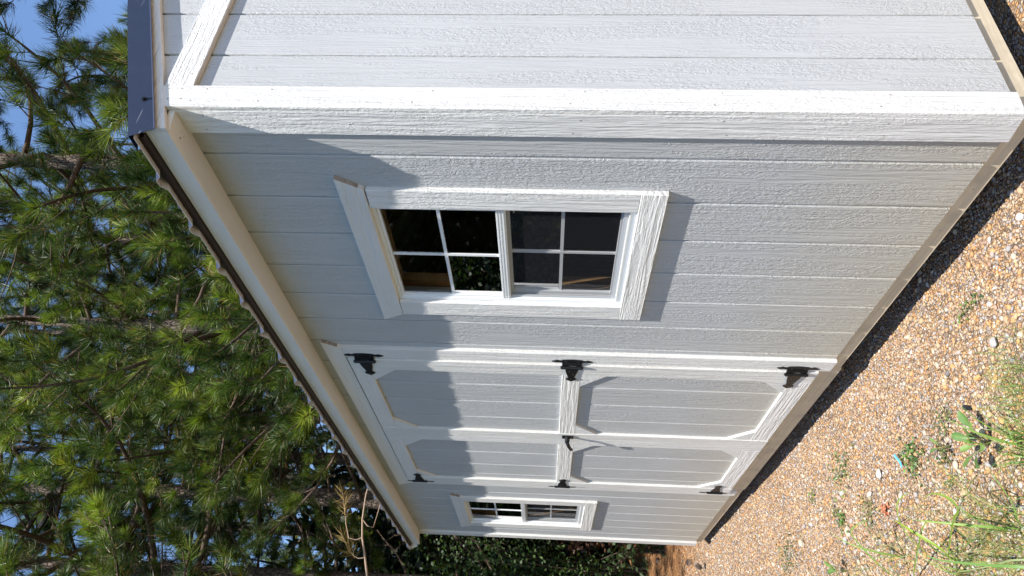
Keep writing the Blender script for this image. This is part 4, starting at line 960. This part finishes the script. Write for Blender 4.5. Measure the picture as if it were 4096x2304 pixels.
# broadleaf weed with spoon shaped leaves
def spoon_leaf(L, w, c, r, bend=.5):
    acc = Acc(); n = 9; s = np.linspace(0, 1, n); ww = w*np.where(s < .35, .12+.2*s, np.sin(np.pi*np.clip((s-.25)/.78, 0, 1))**.8)+.001
    el = .5-bend*s; x = np.cumsum(np.r_[0, np.cos(el[:-1])])*L/n; z = np.cumsum(np.r_[0, np.sin(el[:-1])])*L/n
    rows = []
    for i in range(n):
        for t_ in (-1, -.5, 0, .5, 1): rows.append((x[i], t_*ww[i]/2, z[i]+abs(t_)*ww[i]*.14+.0015*math.sin(i*2.1)*abs(t_)))
    F_ = [(5*i+j, 5*i+j+1, 5*i+j+6, 5*i+j+5) for i in range(n-1) for j in range(4)]
    acc.add(np.array(rows), np.array(F_), np.array(c)[None]*np.array([1.25 if k % 5 == 2 else 1. for k in range(5*n)])[:, None])
    return acc.mesh('leaf', M_leaf, smooth=True)
def broadleaf(x, y, leaves, lab, sc_=1.):
    t = empty('broadleaf_weed', (x, y, float(gz(x, y))+.004)); tag(t, lab, 'weed'); r = np.random.default_rng(8)
    for (dx, dy, az, L, w, c, tilt, h) in leaves:
        o = link('leaf', spoon_leaf(L*sc_, w*sc_, c, r), t); o.location = (dx*sc_, dy*sc_, h*sc_); o.rotation_euler = (r.uniform(-.3, .3), -tilt, A(az))
    mb = MB(); 
    for (dx, dy, az, L, w, c, tilt, h) in leaves: mb.cyl((0, 0, -.004), (dx*sc_, dy*sc_, h*sc_), .0016, .0011, n=5)
    mb.build('stem', mat('weed_stem', (.16, .17, .06), .6)[0], t)
g1, g2, g3 = (.11, .20, .055), (.17, .27, .07), (.08, .15, .045)
broadleaf(-.875, -.60, [(-.01, .02, 150, .085, .030, g1, .3, .035), (.02, .03, 85, .090, .032, g1, .25, .045), (.03, .0, 40, .075, .030, g2, .2, .05), (.0, -.02, -70, .095, .034, g3, .1, .04), (-.03, -.02, -130, .080, .028, g1, .2, .03),
      (.03, -.03, -20, .085, .034, g2, .1, .05), (-.02, .0, 190, .06, .022, g2, .5, .03), (.01, .01, 60, .065, .028, g1, .7, .03), (.0, .0, 120, .055, .020, g2, .9, .03), (.02, -.01, 10, .07, .03, g1, .4, .06)],
      'broad green leafed weed with spoon shaped leaves, largest on the gravel')
broadleaf(-1.09, -.535, [(.0, .01, 100, .045, .016, g2, .5, .03), (-.01, .0, 200, .045, .016, g1, .4, .03), (.01, -.01, -60, .04, .018, g2, .4, .03), (.0, 0, 20, .04, .015, g3, .7, .03)], 'small upright sprig of yellow green leaves next to the broadleaf weed')
broadleaf(-2.2, -.74, [(.0, .01, 110, .07, .03, g2, .6, .05), (-.01, .0, 180, .07, .03, g1, .3, .04), (.01, -.01, -60, .07, .03, g2, .4, .04), (.0, 0, 30, .06, .025, g1, .5, .05), (.0, .02, 70, .06, .02, g2, .8, .06)], 'leafy green weed at the left photo edge on the gravel')
def mat_weed(x, y, rx, ry, n, size, lab, seed, cols, name='creeping_weed'):
    r = np.random.default_rng(seed); acc = Acc(); p = r.normal(0, 1, (n, 2))*[rx, ry]*.5; P = np.stack([p[:, 0], p[:, 1], r.uniform(.006, .028, n)], -1)
    leaf_quads(acc, P, r.normal(size=(n, 3))*.5+[0, 0, 1.], size, r, cols); t = empty(name, (x, y, float(gz(x, y)))); tag(t, lab, 'weed')
    link('foliage', acc.mesh('foliage', M_leaf), t)['kind'] = 'stuff'
    mb = MB()
    for i in range(7):
        a = r.uniform(0, 6.28); mb.cyl((0, 0, .002), (math.cos(a)*rx*.8, math.sin(a)*ry*.8, .010), .0011, n=4)
    mb.build('stem', bpy.data.materials.get('weed_stem'), t)
cg = [(.10, .20, .05), (.15, .25, .06), (.07, .14, .04)]
mat_weed(-1.36, -.47, .10, .10, 150, .014, 'round clump of tiny leaved green clover near the blue plastic strip', 1, cg)
mat_weed(-2.03, -.29, .16, .11, 130, .013, 'loose patch of small green clover nearest the door shadow', 2, cg)
mat_weed(-2.14, -.51, .06, .06, 60, .014, 'tiny bright green rosette alone on the gravel', 3, cg)
mat_weed(-1.83, -.58, .10, .10, 110, .012, 'faded olive creeping weed beside the orange scrap', 4, [(.16, .18, .07), (.11, .15, .05)])
mat_weed(-2.98, -.50, .22, .14, 150, .014, 'olive green low mat of weeds near the left photo edge', 5, [(.15, .16, .06), (.10, .13, .05)])
mat_weed(-1.07, -.45, .09, .06, 70, .011, 'small sprawling weed between the clover and the broadleaf weed', 6, [(.13, .17, .06), (.09, .13, .05)])
mat_weed(-1.13, -.55, .07, .05, 60, .011, 'mossy green weed just below the yellow green sprig', 7, [(.12, .15, .06), (.09, .13, .05)])
mat_weed(-.72, -.17, .09, .03, 40, .012, 'few tiny seedlings along the shadow edge near the window side', 8, cg)
mat_weed(-2.2, -.46, .04, .04, 26, .012, 'very small sprig beyond the tiny bright rosette', 9, cg)
mat_weed(-2.45, -.30, .06, .05, 26, .011, 'faint sprig in the gravel in front of the far door leaf', 10, cg)

# litter: blue plastic strip, black cap, orange scrap
def strip(name, pts, w, m_, lab, cat):
    q = spline(pts, 9); mb = MB(); d = q[-1]-q[0]; s_ = np.cross(d, [0, 0, 1.]); s_ /= np.linalg.norm(s_); V = []
    for i, p in enumerate(q): V += [tuple(p-s_*w/2), tuple(p+[0, 0, .002]), tuple(p+s_*w/2)]
    V2 = [(v_[0], v_[1], v_[2]-.0012) for v_ in V]; n = len(q)*3
    F_ = []
    for i in range(len(q)-1):
        a = 3*i; F_ += [(a, a+1, a+4, a+3), (a+1, a+2, a+5, a+4), (n+a+3, n+a+4, n+a+1, n+a), (n+a+4, n+a+5, n+a+2, n+a+1)]
    mb.add(V+V2, F_); o = mb.build(name, m_, None, True); tag(o, lab, cat); return o
z = float(gz(-1.46, -.46))
m_blue, nt, b = mat('blue_plastic', (.10, .42, .72), .35, .5)
o = strip('plastic_strip', [(-1.475, -.425, z+.020), (-1.462, -.443, z+.022), (-1.448, -.467, z+.018), (-1.440, -.492, z+.020)], .012, m_blue, 'short strip of bright blue plastic lying on the gravel', 'plastic scrap')
z = float(gz(-.91, -.46)); mb = MB(); mb.cyl((-.921, -.454, z+.014), (-.899, -.466, z+.016), .0085, .0078, n=14); mb.cyl((-.915, -.4573, z+.0146), (-.910, -.460, z+.0150), .0096, n=14)
tag(mb.build('bottle_cap', mat('black_plastic', (.02, .022, .027), .5)[0]), 'small black plastic cap lying on its side on the gravel', 'cap')
acc = Acc(); r = np.random.default_rng(4); n = 40; th = r.uniform(0, 6.28, n); P = np.stack([r.normal(0, .014, n), r.normal(0, .014, n), r.uniform(.003, .018, n)], -1)
leaf_quads(acc, P, r.normal(size=(n, 3))*.6+[0, 0, 1.], .022, r, [(.48, .15, .08), (.40, .12, .06), (.55, .22, .12)], .3)
o = link('shredded_scrap', acc.mesh('shredded_scrap', M_straw)); o.location = (-1.65, -.60, float(gz(-1.65, -.6))+.004); tag(o, 'small shredded orange red scrap on the gravel behind the tall grass', 'scrap')
